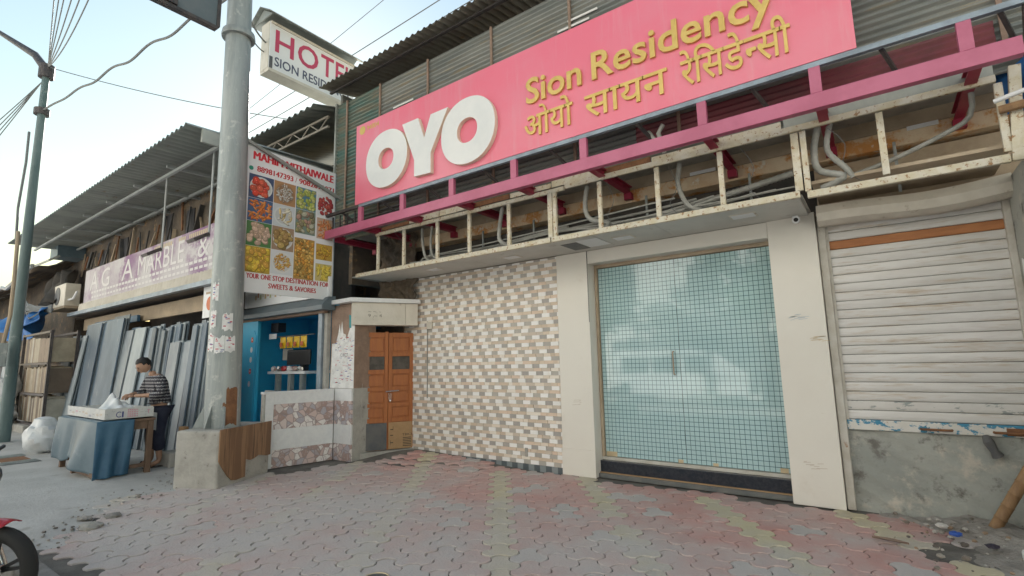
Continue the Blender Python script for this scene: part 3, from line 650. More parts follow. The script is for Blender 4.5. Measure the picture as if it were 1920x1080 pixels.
# bamboo, stone, litter, rag
bp = MB(); p0, p1 = Vector((.60, 5.92, .03)), Vector((1.35, 5.88, 1.45)); pts = []; rs = []
for i in range(15):
    t = i/14; q = p0.lerp(p1, t); pts += [q-(p1-p0)*.004, q, q+(p1-p0)*.004]; rs += [.042, .047, .042]
tag(bp.tube(pts, rs, 12).build('bamboo_pole', 'bamboo', smooth=True), 'thick brown bamboo pole leaning against the plastered plinth', 'pole')
rg = MB(); rg.tube([(.66, 6.13, .765), (.67, 6.10, .72), (.70, 6.11, .64), (.72, 6.12, .60)], [.025, .04, .03, .045], 9)
tag(rg.build('rag', 'tin_dark', smooth=True), 'grey rag hanging under the shutter rail', 'rag')
def rock(c, r, seed, sx=1., sy=1., sz=.6):
    return MB().ball(c, (r*sx, r*sy, r*sz), 9, 6, lambda d: .8+.45*hsh(seed, round(d.x, 1), round(d.y, 1), round(d.z, 1)))
tag(B('stone_block', (.66, 4.93, .0), (1.2, 5.24, .10), 'granite_white', None, .02), 'broken white stone block lying in the dirt at right edge', 'stone')
for k, (x, y, c, nm, lb) in enumerate(((.33, 5.55, (.03, .1, .42), 'bottle_cap', 'blue plastic cap in the dirt by the plinth'), (.52, 5.35, (.035, .03, .05), 'scrap', 'crumpled dark scrap in the dirt by the stone block'), (.26, 5.75, (.6, .58, .55), 'paper_scrap', 'torn white paper scrap in the dirt by the bamboo'))):
    mb = rock((x, y, .055), .035, k, 1.2, 1, .5); mb.c = c; mb.fc = [c]*len(mb.f); tag(mb.build(nm, 'print', colattr=True), lb, 'litter')
lit = MB()
for k in range(260):
    x = -.1+1.5*hsh('lx', k)**.8; y = 3.9+2.2*hsh('ly', k)
    if x < -.1+.15*(6-y): continue
    r = .006+.022*hsh('lr', k)**3; c = [(.3, .27, .23), (.2, .17, .14), (.45, .42, .38), (.12, .1, .085), (.34, .24, .16)][int(hsh('lc', k)*5)]
    mb = rock((x, y, .03+.05*sstep((y-5)/1.2)*sstep((x-.1)/.6)), r, k); lit.c = c; lit.add(mb.v, mb.f)
tag(lit.build('rubble', 'print', colattr=True), 'small rubble and litter scattered over the dirt at right', 'rubble'); bpy.data.objects['rubble']['kind'] = 'stuff'
# dry leaf and a puddle stone on the pavers
tag(MB().grid(lambda a, b: (-.22+.24*a, 5.22+.07*(b-.5)*math.sin(a*math.pi)-.04*a, .022+.03*abs(b-.5)), 10, 4).build('dry_leaf', 'brown_stone', smooth=True), 'curled dry brown leaf on the pavers near the column', 'leaf')
mh = thing('manhole_cover', 'small round iron cover set in the pavers at the bottom edge', 'cover', (-3.05, 2.5, 0))
MB().tube([(-3.05, 2.5, -.02), (-3.05, 2.5, .008)], .085, 24).build('lid', 'tin_dark', mh); 
ring = MB(); ring.tube([(-3.05+.09*math.cos(t), 2.5+.09*math.sin(t), .006) for t in [2*math.pi*i/24 for i in range(25)]], .007, 6, caps=False); ring.build('rim', 'brass', mh, smooth=True)
# security camera
cc = thing('security_camera', 'small white bullet security camera on the right cream column', 'camera', (-.6, 6.0, 2.93))
MB().tube([(-.60, 6.05, 2.95), (-.60, 5.98, 2.95)], .03, 12).build('mount', 'vinyl_white', cc, smooth=True)
b = MB().tube([(-.60, 6.02, 2.925), (-.585, 5.88, 2.90)], .036, 14).build('body', 'vinyl_white', cc, smooth=True)
MB().tube([(-.585, 5.881, 2.90), (-.5845, 5.876, 2.899)], .022, 12).build('lens', 'rubber', b)

# conduits and bundled cables in the open frame
def flex(name, pts, r, label, mat='conduit', n=10, ribs=True):
    P = []; pts = [Vector(p) for p in pts]
    for i in range(len(pts)-1):       # Catmull-Rom
        a, b, c, d = pts[max(i-1, 0)], pts[i], pts[i+1], pts[min(i+2, len(pts)-1)]; m = max(3, int((c-b).length/(.02 if ribs else .08)))
        for j in range(m):
            t = j/m; P.append(.5*((2*b)+(c-a)*t+(2*a-5*b+4*c-d)*t*t+(3*b-a-3*c+d)*t**3))
    P.append(pts[-1]); r *= .8; rr = [r*(1+.16*(i % 2)) for i in range(len(P))] if ribs else r
    return tag(MB().tube(P, rr, n).build(name, mat, smooth=True), label, 'conduit' if ribs else 'cable')
flex('flexible_conduit', [(-5.72, 5.5, 3.62), (-5.66, 5.45, 3.4), (-5.60, 5.45, 3.15), (-5.52, 5.5, 3.05)], .026, 'ribbed grey conduit dropping behind the second frame post from the left')
flex('flexible_conduit', [(-5.5, 5.5, 3.62), (-5.48, 5.45, 3.35), (-5.42, 5.45, 3.12), (-5.2, 5.5, 3.06)], .022, 'thin ribbed conduit beside the third frame post from the left')
flex('flexible_conduit', [(-4.12, 5.5, 3.65), (-4.15, 5.48, 3.4), (-4.15, 5.46, 3.2), (-4.05, 5.46, 3.1), (-3.95, 5.5, 3.08)], .034, 'thick ribbed conduit curving down left of the double frame post')
flex('flexible_conduit', [(-2.78, 5.5, 3.66), (-2.80, 5.46, 3.4), (-2.74, 5.46, 3.22), (-2.5, 5.46, 3.12), (-2.62, 5.5, 3.05)], .034, 'thick ribbed conduit looping behind the middle frame posts')
flex('flexible_conduit', [(-1.62, 5.5, 3.66), (-1.64, 5.46, 3.4), (-1.55, 5.46, 3.15), (-1.42, 5.5, 3.08)], .03, 'ribbed conduit dropping under the label plate')
flex('flexible_conduit', [(-.28, 5.42, 3.66), (-.33, 5.4, 3.4), (-.30, 5.4, 3.22), (-.12, 5.4, 3.12), (-.3, 5.45, 3.06)], .036, 'ribbed conduit loop right of the right column')
flex('flexible_conduit', [(-.18, 5.42, 3.66), (-.22, 5.4, 3.4), (-.1, 5.4, 3.2), (-.05, 5.42, 3.1)], .03, 'second ribbed conduit hugging the right column loop')
flex('power_pipe', [(-.25, 5.5, 3.10), (.2, 5.5, 3.20), (.6, 5.5, 3.34), (.80, 5.5, 3.46), (.82, 5.45, 3.7)], .026, 'bent cream pipe rising above the shutter hood', ribs=False)
for k in range(7):
    z0 = 3.04+.022*k; y = 5.5+.06*(k % 3)
    flex('cable_run', [(-6.6+.2*k, y, z0), (-5.6, y+.03*math.sin(k), z0+.03*math.sin(k*2)), (-4.4, y, z0+.035*math.sin(k*3+1)), (-3.3, y+.04, z0+.05), (-2.1, y, z0+.06*math.sin(k+2)+.03), (-.5-.2*k, y, z0+.10)], .012+.004*(k % 3), ['sagging pale cable lying lowest in the open frame', 'thin pale cable second from the bottom of the frame cavity', 'pale cable in the middle of the bundle over the soffit', 'thick pale cable in the middle of the bundle', 'pale cable above the middle of the bundle', 'pale cable second from the top of the bundle', 'topmost pale cable of the bundle in the frame'][k], ribs=False, n=6)
flex('ribbed_pipe', [(-2.6, 5.75, 3.13), (-1.9, 5.75, 3.19), (-1.2, 5.75, 3.27), (-.55, 5.75, 3.36)], .04, 'long corrugated pipe crossing the dark cavity above the door')
flex('ribbed_pipe', [(-6.0, 5.72, 3.10), (-5.0, 5.72, 3.14), (-4.0, 5.72, 3.2), (-3.2, 5.72, 3.25)], .035, 'corrugated pipe crossing the dark cavity above the tiled wall')
for k in range(9):
    x = -6.2+k*.75; a = hsh('ln', k)
    flex('loose_wire', [(x, 5.36, 3.6), (x+.05+.1*a, 5.4, 3.35+.1*a), (x-.06+.2*a, 5.42, 3.2), (x+.3*a, 5.45, 3.06)], .004, 'thin loose wire dangling in frame bay %s from the left' % ['one', 'two', 'three', 'four', 'five', 'six', 'seven', 'eight', 'nine'][k], 'cable_grey', 5, ribs=False)
for k, x in enumerate((-6.0, -4.85, -3.9, -2.2, -1.0, .3)):
    B('drop_rod', (x-.012, 5.95, 3.03), (x+.012, 5.974, 3.53), 'galvanised', hb)
yb = MB(); yb.tube([(-1.70, 5.25, 3.72), (-1.72, 5.15, 3.92), (-1.66, 5.14, 4.0)], .025, 8); yb.tube([(-1.72, 5.2, 3.78), (-1.84, 5.17, 3.98)], .022, 8)
tag(yb.build('pipe_stub', 'conduit', smooth=True), 'forked pale pipe stub poking up behind the pink beam', 'pipe')

# ================================================================== SIDE DOOR, PIER AND TILED PARAPET
DA, DB = Vector((-6.87, 5.30, 0)), Vector((-6.47, 6.05, 0)); du = (DB-DA).normalized(); dn = Vector((du.y, -du.x, 0))   # dn points to the street
L = (DB-DA).length
sdr = thing('side_entrance', 'side entrance of the hotel with cream box lintel over an oblique doorway', 'entrance', (-6.7, 5.6, 0))
def ob(name, s0, s1, z0, z1, d0, d1, mat, parent, bevel=.003):
    o = DA+du*s0+dn*d0; return MB().obox(o+Vector((0, 0, z0)), du*(s1-s0), dn*(d1-d0), (0, 0, z1-z0)).build(name, mat, parent, bevel=bevel)
bx0, bx1 = Vector((-6.86, 5.06, 0)), Vector((-6.33, 6.0, 0)); bu = (bx1-bx0).normalized(); bnn = Vector((bu.y, -bu.x, 0))
MB().obox(bx0-bnn*.25+Vector((0, 0, 2.14)), bu*.86, bnn*.25, (0, 0, .37)).build('box_lintel', 'cream_paint', sdr, bevel=.006)
MB().obox(bx0-bnn*.25+bu*.863+Vector((0, 0, 2.14)), bu*.21, bnn*.25, (0, 0, .37)).build('box_lintel', 'cream_paint', sdr, bevel=.006)
MB().prism([(-7.56, 5.05), (-6.83, 5.0), (-6.28, 6.0), (-6.32, 6.06), (-7.5, 6.06)], (0, 0, 2.512), (1, 0, 0), (0, 1, 0), (0, 0, .07)).build('coping', 'granite_white', sdr, bevel=.006)
g = MB(); g.c = (.2, .18, .15)
o0 = bx0+bu*.25+bnn*.0025+Vector((0, 0, 2.34)); lettering(g, '~ ~. -', o0, bu, (0, 0, 1), .2, .05); lettering(g, '9 ,~ 4', o0-Vector((0, 0, .07)), bu, (0, 0, 1), .22, .05); g.build('scrawl', 'ink', sdr, colattr=True)
ob('jamb', -.13, -.002, 1.2, 2.138, -.16, .0, 'brown_stone', sdr); ob('jamb', -.13, -.002, -.05, 1.198, -.16, .002, 'cement', sdr)
ob('passage', .0, L+.1, -.05, 2.13, -.9, -.8, 'shop_dark', sdr)
ob('threshold', -.02, L, -.05, .105, -.2, .02, 'cement', sdr)
dd = thing('panelled_door', 'orange brown double door with small glass panes, bolt and padlock', 'door', (-6.67, 5.67, .1))
for k in range(2):
    s0 = .0+k*L/2; s1 = s0+L/2-.006; w = s1-s0
    lf = ob('door_leaf', s0, s1, .115, 2.02, -.10, -.072, 'door_wood', dd)
    st_ = .06
    for a, b in ((s0, s0+st_), (s1-st_, s1)): ob('stile', a, b, .115, 2.045 - .02*k, -.0715, -.05, 'door_wood', lf)
    for za, zb in ((.115, .19), (.55, .62), (.80, .86), (1.06, 1.12), (1.34, 1.41), (1.63, 1.70), (1.95, 2.03)): ob('rail', s0+st_+.001, s1-st_-.001, za, zb, -.0715, -.052, 'door_wood', lf)
    for za, zb in ((.64, .78), (.88, 1.04), (1.14, 1.32), (1.72, 1.93)): ob('panel', s0+st_+.02, s1-st_-.02, za, zb, -.0715, -.060, 'door_wood', lf, .008)
    pn = ob('pane', s0+st_+.001, s1-st_-.001, 1.412, 1.628, -.0715, -.062, 'pane_dark', lf, 0)
    ob('patch', s0+.012, s1-.012, .12, .545, -.0495, -.044, 'tin_dark' if k == 0 else 'cardboard', lf, 0, )
ct = MB(); ct.c = (.05, .04, .03); oo = DA+du*(L/2+.09)+dn*-.0425
for i in range(6): ct.flat([(.16, .0), (.30, .0), (.30, .012), (.16, .012)], oo+Vector((0, 0, .15+.026*i)), du, (0, 0, 1))
lettering(ct, 'TBK3', oo+du*.15+Vector((0, 0, .32)), du, (0, 0, 1), .16, .035); lettering(ct, 'T 1 L', oo+Vector((-.0, 0, .18)), (0, 0, 1), -du, .3, .05); ct.build('carton_print', 'ink', dd, colattr=True)
bl = DA+du*(L/2-.05)+dn*-.03
MB().tube([bl+Vector((0, 0, 1.05)), bl+du*.22+Vector((0, 0, 1.06))], .012, 8).build('bolt', 'steel', dd, smooth=True)
pk = MB(); q = bl+du*.075+Vector((0, 0, .90)); pk.ball(q, (.03, .018, .03), 10, 8); pk.tube([q+du*-.016+Vector((0, 0, .02)), q+du*-.016+Vector((0, 0, .12)), q+du*.016+Vector((0, 0, .12)), q+du*.016+Vector((0, 0, .02))], .005, 6); pk.build('padlock', 'steel', dd, smooth=True)

pr_ = thing('paper_covered_pier', 'brown stone pier plastered with torn white paper bills', 'pier', (-7.2, 5.15, 0))
B('pier', (-7.52, 5.13, 1.13), (-6.872, 5.55, 2.51), 'brown_stone', pr_, .006); B('pier_base', (-7.5, 5.132, 0), (-6.874, 5.55, 1.1295), 'cement', pr_, .006)
rr2 = random.Random(3)
jag = [(-7.50, 1.13), (-6.88, 1.13), (-6.88, 2.36)]
x = -6.93; zt = 2.36
for dx, z in ((-.03, 2.38), (-.08, 2.33), (-.13, 2.08), (-.17, 2.0), (-.20, 1.90), (-.24, 2.0), (-.30, 2.02), (-.34, 2.22), (-.37, 2.02), (-.40, 2.18), (-.44, 2.0), (-.47, 1.92), (-.48, 1.86), (-.60, 1.86), (-.61, 1.5), (-.63, 1.13)): jag.append((-6.88+dx, z))
MB().prism(jag, (0, 5.1295, 0), RX, UZ, (0, -.003, 0)).build('paper_bill', 'paper', pr_)
g = MB()
for k in range(95):
    cx = -7.42+.50*hsh('bx', k); cz = 1.2+.75*hsh('bz', k); w = .015+.06*hsh('bw', k); hh = .004+.012*hsh('bh', k)**2
    g.c = [(.5, .06, .08), (.13, .15, .38), (.15, .15, .17), (.6, .25, .28), (.35, .38, .55)][int(hsh('bc', k)*5)]
    g.flat([(0, 0), (w, 0), (w, hh), (0, hh)], (cx, 5.1255, cz), RX, UZ)
g.c = (.04, .3, .33); g.flat([(0, 0), (.05, 0), (.055, .2), (-.01, .22)], (-7.02, 5.1255, 2.1), RX, UZ)
g.c = (.12, .12, .15); lettering(g, 'C.BICT', (-7.24, 5.1255, 1.64), RX, UZ, .2, .05)
g.build('bill_print', 'ink', pr_, colattr=True)
# parapet with white granite and pebble tile bands
pp = thing('tiled_parapet', 'low parapet wall of white granite with two bands of pebble pattern tile', 'parapet', (-7.45, 4.6, 0))
PA, PB = Vector((-7.54, 4.06, 0)), Vector((-7.33, 5.09, 0)); pu = (PB-PA).normalized(); pn_ = Vector((pu.y, -pu.x, 0)); PL = (PB-PA).length
def pb(name, s0, s1, z0, z1, d0, d1, mat, bevel=.002): return MB().obox(PA+pu*s0+pn_*d0+Vector((0, 0, z0)), pu*(s1-s0), pn_*(d1-d0), (0, 0, z1-z0)).build(name, mat, pp, bevel=bevel)
pb('core', 0, PL, 0, 1.085, -.16, -.012, 'cement', 0); pb('cap', -.02, PL, 1.087, 1.12, -.18, .004, 'granite_white'); pb('end_face', -.015, -.001, 0, 1.085, -.16, -.002, 'cement')
pb('granite_band', .0, .12, .0, 1.086, -.0115, .0, 'granite_white')
for z0, z1, m, n in ((0, .26, 'pebble_tile', 3), (.262, .56, 'granite_white', 1), (.562, .93, 'pebble_tile', 3), (.932, 1.086, 'granite_white', 1)):
    for i in range(n):
        a = .122+(PL-.122)*i/n; b = .122+(PL-.122)*(i+1)/n-.002; pb('tile' if n > 1 else 'granite_band', a, b, z0, z1, -.0115, .0015*(i % 2), m, .0)
for z0, z1, m, n in ((0, .26, 'pebble_tile', 2), (.262, .56, 'granite_white', 1), (.562, .93, 'pebble_tile', 2), (.932, 1.12, 'granite_white', 1)):
    for i in range(n):
        a = -7.33+.45*i/n; b = -7.33+.45*(i+1)/n-.002; MB().box((a, 5.10, z0), (b, 5.1295, z1)).build('tile' if n > 1 else 'granite_band', m, pp)

# ================================================================== BIG STEEL POLE ON ITS BLOCK
PC = Vector((-7.36, 3.37))
gp = thing('steel_pole', 'thick galvanised steel pole with flange ring and torn paper notices', 'pole', (PC.x, PC.y, .7))
def pole_at(z): return Vector((PC.x-.028*(z-.7), PC.y-.004*(z-.7), z))
def pole_r(z): return .222-.0085*(z-.7)
MB().tube([pole_at(z) for z in (.66, 2, 3.5, 5, 6.52)], [pole_r(z) for z in (.66, 2, 3.5, 5, 6.52)], 32).build('shaft', 'galvanised', gp, smooth=True)
MB().tube([pole_at(6.5), pole_at(6.53), pole_at(6.6)], [.228, .235, .222], 32).build('flange', 'galvanised', gp, smooth=True)
MB().tube([pole_at(z) for z in (6.58, 8, 10, 12)], [.172, .166, .158, .15], 28).build('shaft', 'galvanised', gp, smooth=True)
for a in (200, 250, 300, 340):
    d = Vector((math.cos(R(a)), math.sin(R(a)), 0)); MB().prism([(.17, 0), (.34, 0), (.222, .28), (.17, .28)], pole_at(.715), d, (0, 0, 1), d.cross(Vector((0, 0, 1)))*.012).build('stiffener', 'galvanised', gp)
def pole_patch(a0, a1, z0, z1, mat, seed, name='paper_notice'):
    mb = MB(); n = 8; top = [z1-.05*hsh(seed, i) for i in range(n+1)]; bot = [z0+.05*hsh(seed, i, 'b') for i in range(n+1)]
    def fn(a, b):
        i = a*n; t = R(a0+(a1-a0)*a); z = bot[int(round(i))]*(1-b)+top[int(round(i))]*b
        r = pole_r(z)+.003; c = pole_at(z); return (c.x+r*math.cos(t), c.y+r*math.sin(t), z)
    mb.grid(fn, n, 3); return mb.build(name, mat, gp)
def pole_ink(a0, a1, z0, z1, seed, cols):
    mb = MB()
    for k in range(9):
        a = a0+(a1-a0)*(.1+.6*hsh(seed, k)); z = z0+(z1-z0)*(.15+.7*hsh(seed, k, 'z')); w = 4+8*hsh(seed, k, 'w'); h = .008+.012*hsh(seed, k, 'h'); mb.c = cols[k % len(cols)]
        def fn(u, v):
            t = R(a+w*u); zz = z+h*v; r = pole_r(zz)+.0055; c = pole_at(zz); return (c.x+r*math.cos(t), c.y+r*math.sin(t), zz)
        mb.grid(fn, 3, 1)
    mb.build('notice_print', 'ink', gp, colattr=True)
RED_, BLU_ = (.5, .08, .12), (.2, .22, .4)
for k, (a0, a1, z0, z1) in enumerate(((262, 295, 1.70, 1.98), (322, 357, 1.98, 2.25), (272, 300, 2.02, 2.3), (298, 333, 1.66, 1.94), (334, 368, 1.70, 1.94), (276, 305, 2.40, 2.68))):
    pole_patch(a0, a1, z0, z1, 'paper', k); pole_ink(a0, a1, z0, z1, k, [RED_, BLU_, (.6, .3, .33)])
pole_patch(345, 385, .72, 1.25, 'rust', 77, 'rust_patch'); pole_patch(335, 350, .95, 1.05, 'rust', 78, 'rust_patch')
# block with laminate boards
BA, Bu, Bv = Vector((-7.48, 2.86, 0)), Vector((.57, .28, 0)), Vector((-.45, .87, 0))
Bv = Vector((-Bu.y, Bu.x, 0)).normalized()*1.02
pb_ = thing('pole_plinth', 'rough concrete plinth of the steel pole with wood grain boards on one side', 'plinth', (-7.3, 3.4, 0))
def blockf(a, b): return BA+Bu*a+Bv*b
blk = MB().obox(BA+Vector((0, 0, -.03)), Bu, Bv, (0, 0, .735)).build('block', 'cement', pb_, bevel=.03)
bd = Bu.normalized()
def board(s0, s1, zb, name='board'):
    v = Bv.normalized(); o = BA+Bu+v*s0+bd*.003
    poly = [(0, zb[0])]+[((s1-s0)*i/len(zb), z) for i, z in enumerate(zb) if i]+[(s1-s0, zb[-1]), (s1-s0, .715), (0, .715)]
    MB().prism(poly, o, v, (0, 0, 1), bd*.014).build(name, 'laminate', pb_)
board(.0, .50, [.33, .22, .12, .05, .035, .04]); board(.503, 1.02, [.27, .24, .25, .28, .26, .24])

# hoarding panel high on the pole
hd = thing('hoarding', 'underside corner of a big dark hoarding panel fixed high on the pole', 'hoarding', (-7.4, 2.2, 6.4))
B('panel', (-7.42, .3, 6.43), (-7.36, 2.955, 9.4), 'awning_grey', hd); B('frame', (-7.44, .28, 6.385), (-7.34, 2.97, 6.4295), 'dark_steel', hd); B('frame', (-7.44, 2.956, 6.43), (-7.34, 3.0, 9.4), 'dark_steel', hd)
for y in (2.28, .9): B('rail', (-7.358, y-.03, 6.43), (-7.33, y+.03, 9.4), 'dark_steel', hd)
B('clamp', (-7.359, 2.18, 6.44), (-7.32, 2.44, 6.52), 'dark_steel', hd)
MB().bar((-7.38, 2.98, 7.6), pole_at(7.6), .06).build('arm', 'dark_steel', hd); MB().bar((-7.38, 2.98, 8.8), pole_at(8.8), .06).build('arm', 'dark_steel', hd)

# ================================================================== HOTEL BOX SIGN
hs_ = thing('hotel_box_sign', 'white projecting box sign reading HOTEL under a small gabled tin roof', 'sign', (-8.4, 5.0, 6.7))
HY0, HY1, HZ0, HZ1 = 4.23, 6.02, 6.74, 7.68; XF = -8.3
B('box', (XF-.28, HY0, HZ0), (XF, HY1, HZ1), 'vinyl_white', hs_, .004)
B('frame', (XF-.285, HY0-.005, HZ0-.02), (XF+.006, HY1+.005, HZ0+.035), 'cream_paint', hs_); B('frame', (XF-.285, HY0-.012, HZ0+.036), (XF-.02, HY0-.0005, HZ1), 'cream_paint', hs_)
B('frame', (XF+.0005, HY0, HZ1-.045), (XF+.03, HY1, HZ1-.005), 'cream_paint', hs_)
B('corner_plate', (XF+.0005, HY0+.0, HZ0+.04), (XF+.008, HY0+.06, HZ0+.26), 'tin_dark', hs_)
for sgn in (1, -1):
    MB().obox((XF-.14, HY0-.14, HZ1+.25), (0, HY1-HY0+.3, 0), (sgn*.36, 0, -.22), (0, 0, .012)).build('roof', 'roof_sheet', hs_)
MB().prism([(-.32, 0), (.32, 0), (0, .2)], (XF-.14, HY0-.05, HZ1+.03), (1, 0, 0), (0, 0, 1), (0, -.02, 0)).build('gable', 'roof_sheet', hs_)
YR = (0, 1, 0)
g = MB(); g.c = (.52, .06, .13); W = HY1-HY0
for s, f, w in (('H', .055, .215), ('O', .30, .255), ('T', .57, .17), ('E', .755, .115), ('L', .885, .10)):
    lettering(g, s, (XF+.001, HY0+W*f, HZ0+.40 if s != 'O' else HZ0+.395), YR, UZ, W*w*.93, .42 if s != 'O' else .42, .006, .012)
g.build('lettering', 'print', hs_, colattr=True)
g = MB(); g.c = (.09, .10, .16); lettering(g, 'SION RESIDENCY', (XF+.001, HY0+.10, HZ0+.12), YR, UZ, 1.62, .17, .004, .01); g.build('lettering', 'print', hs_, colattr=True)
MB().bar((XF-.14, HY1, HZ0+.1), (-7.84, 6.5, 6.5), .04).build('arm', 'cream_paint', hs_); MB().bar((XF-.14, HY1-.2, HZ0-.02), (-7.86, 6.0, 6.2), .03).build('arm', 'cream_paint', hs_); MB().bar((XF-.14, HY1, HZ1-.2), (-7.84, 7.2, 7.0), .04).build('arm', 'cream_paint', hs_)

# ================================================================== SWEET SHOP POSTER BOARD
po = thing('sweets_poster', 'tall white sweet shop poster with rows of food pictures and red lettering', 'poster', (-7.5, 4.3, 2.6))
PY0, PY1, PZ0, PZ1 = 3.56, 5.11, 2.60, 4.86; PXF = -7.5
B('board', (PXF-.03, PY0, PZ0), (PXF, PY1, PZ1), 'vinyl_white', po)
B('edge_trim', (PXF-.034, PY1, PZ0-.004), (PXF+.003, PY1+.016, PZ1), 'blue_grey_steel', po)
PW, PH = PY1-PY0, PZ1-PZ0
def pt(s, t, d=.0015): return Vector((PXF+d, PY0+PW*s, PZ1-PH*t))
def pword(txt, sx, tz, w, cap, c, heavy):
    g = MB(); g.c = c
    for i in range(3 if heavy else 1): lettering(g, txt, pt(sx, tz, .0015+.0004*i)+Vector((0, (i-1)*heavy, (i % 2)*heavy*.6)), YR, UZ, PW*w, cap, 0., 0.)
    g.build('lettering', 'print', po, colattr=True)
pword('MAHIM', .07, .085, .30, .125, (.62, .03, .05), .009); pword('MITHAIWALE', .41, .085, .56, .125, (.62, .03, .05), .009)
pword('8898147393', .11, .165, .38, .085, (.55, .05, .06), .005); pword('/', .515, .165, .02, .085, (.4, .1, .1), .0); pword('9082691071', .56, .165, .42, .085, (.55, .05, .06), .005)
for t_, a, b in (('YOUR', .06, .12), ('ONE', .20, .10), ('STOP', .32, .12), ('DESTINATION', .46, .36), ('FOR', .85, .10)): pword(t_, a, .905, b, .075, (.5, .07, .08), .004)
for t_, a, b in (('SWEETS', .28, .20), ('&', .50, .04), ('SAVORIES', .56, .24)): pword(t_, a, .96, b, .075, (.5, .07, .08), .004)
g = MB(); g.c = (.03, .3, .2); g.disc(pt(.05, .152, .002), YR, UZ, .035); g.build('phone_mark', 'print', po, colattr=True)
def jit(c, k, a=.25):
    f = 1+a*(rnd.random()-.5)*2; return tuple(min(.95, max(.005, x*f)) for x in c)
def picture(s0, s1, t0, t1, bg, plate, bits, n, size, style):
    g = MB(); g.c = bg; w = PW*(s1-s0); h = PH*(t1-t0); g.flat([(0, 0), (w, 0), (w, h), (0, h)], pt(s0, t1, .0015), YR, UZ)
    c0 = pt((s0+s1)/2, (t0+t1)/2, .002); d = .002
    if plate: g.c = plate; g.disc(c0, YR, UZ, w*.46, h*.44, 20); g.c = tuple(x*.82 for x in plate); g.disc(c0+Vector((.0004, 0, 0)), YR, UZ, w*.40, h*.37, 20)
    m = .36 if plate else .47; n = int(n*1.5); size *= 1.12
    for i in range(n):
        a = rnd.random()*6.28; rr = math.sqrt(rnd.random())*m
        if style == 'fill': y, z = (rnd.random()-.5)*.94*w, (rnd.random()-.5)*.94*h
        else: y, z = math.cos(a)*rr*w, math.sin(a)*rr*h
        sz = size*(.7+.6*rnd.random()); y = max(-w/2+sz, min(w/2-sz, y)); z = max(-h/2+sz, min(h/2-sz, z))
        d += .00002; q = c0+Vector((d-.002+.0006, y, z)); cc = bits[i % len(bits)]
        ar = {'ball': 1, 'fill': .75, 'long': .3, 'round': .8}.get(style, 1); ro = rnd.random()*3.14
        g.c = jit(tuple(x*.55 for x in cc), i); g.disc(q, YR, UZ, sz, sz*ar, 9, ro); g.c = jit(cc, i); g.disc(q+Vector((.0001, -.1*sz, .14*sz)), YR, UZ, sz*.82, sz*.8*ar, 9, ro)
        g.c = tuple(min(.9, x*1.4+.08) for x in cc); g.disc(q+Vector((.0002, -.25*sz, .3*sz)), YR, UZ, sz*.22, sz*.18*ar, 6, ro)
    g.build('picture', 'print', po, colattr=True)
G = [.035, .285, .525, .765, .985]; T_ = [.19, .355, .515, .685, .855]
NB = (.05, .08, .16)
picture(G[0], G[1], T_[0], T_[1], NB, (.62, .64, .62), [(.62, .06, .03), (.55, .1, .05)], 16, .042, 'ball')
picture(G[1]+.005, G[2], T_[0], T_[1], (.42, .24, .11), (.34, .2, .1), [(.6, .6, .56), (.5, .5, .45), (.3, .26, .2)], 70, .026, 'long')
picture(G[2]+.008, G[3], T_[0], T_[1], (.10, .22, .30), None, [(.42, .47, .12), (.35, .42, .08), (.5, .5, .2)], 46, .034, 'fill')
picture(G[3]+.02, G[4], T_[0]+.015, T_[1]+.01, (.70, .71, .72), None, [(.38, .04, .05), (.45, .08, .06)], 26, .034, 'round')
picture(G[0], G[1], T_[1]+.002, T_[2], (.06, .12, .24), None, [(.68, .22, .04), (.6, .16, .03), (.72, .3, .08)], 34, .042, 'long')
picture(G[1]+.005, G[2], T_[1]+.002, T_[2], (.55, .60, .62), (.62, .66, .66), [(.64, .62, .5), (.66, .52, .22), (.6, .6, .56)], 14, .05, 'long')
picture(G[2]+.008, G[3], T_[1]+.002, T_[2]+.02, (.18, .26, .22), None, [(.34, .32, .14), (.22, .2, .12), (.42, .26, .2), (.4, .4, .3)], 30, .045, 'fill')
picture(G[3]+.02, G[4], T_[1]+.03, T_[2]+.03, (.55, .4, .3), None, [(.6, .2, .08), (.66, .3, .12)], 26, .04, 'long')
picture(G[0], G[1], T_[2]+.002, T_[3], (.07, .2, .06), None, [(.56, .40, .28), (.62, .45, .34)], 22, .042, 'round')
picture(G[1]+.005, G[2], T_[2]+.002, T_[3], (.34, .24, .16), (.6, .6, .58), [(.34, .22, .08), (.42, .3, .1)], 20, .05, 'round')
picture(G[2]+.008, G[3], T_[2]+.055, T_[4]+.015, (.45, .28, .08), None, [(.68, .38, .08), (.62, .28, .05), (.7, .46, .14), (.3, .2, .06)], 130, .028, 'fill')
picture(G[3]+.02, G[4], T_[2]+.07, T_[3]+.02, (.58, .36, .08), None, [(.68, .44, .06), (.5, .25, .05)], 30, .036, 'long')
picture(G[0], G[1], T_[3]+.002, T_[4]+.01, (.5, .34, .06), None, [(.72, .52, .06), (.66, .44, .05), (.6, .34, .06)], 44, .045, 'fill')
picture(G[1]+.005, G[2], T_[3]+.002, T_[4], (.66, .68, .70), (.7, .7, .68), [(.7, .4, .08), (.62, .3, .06), (.7, .5, .16)], 60, .024, 'long')
picture(G[3]+.02, G[4], T_[3]+.05, T_[4]+.01, (.62, .5, .2), None, [(.74, .58, .1), (.7, .5, .08)], 22, .05, 'long')
tag(MB().bar((PXF+.05, 3.5, 4.92), (PXF+.05, 5.2, 4.40), .045).build('grey_bar', 'roof_sheet'), 'thin grey bar slanting across the top of the poster', 'bar')  # narrow grey bar crossing the poster top

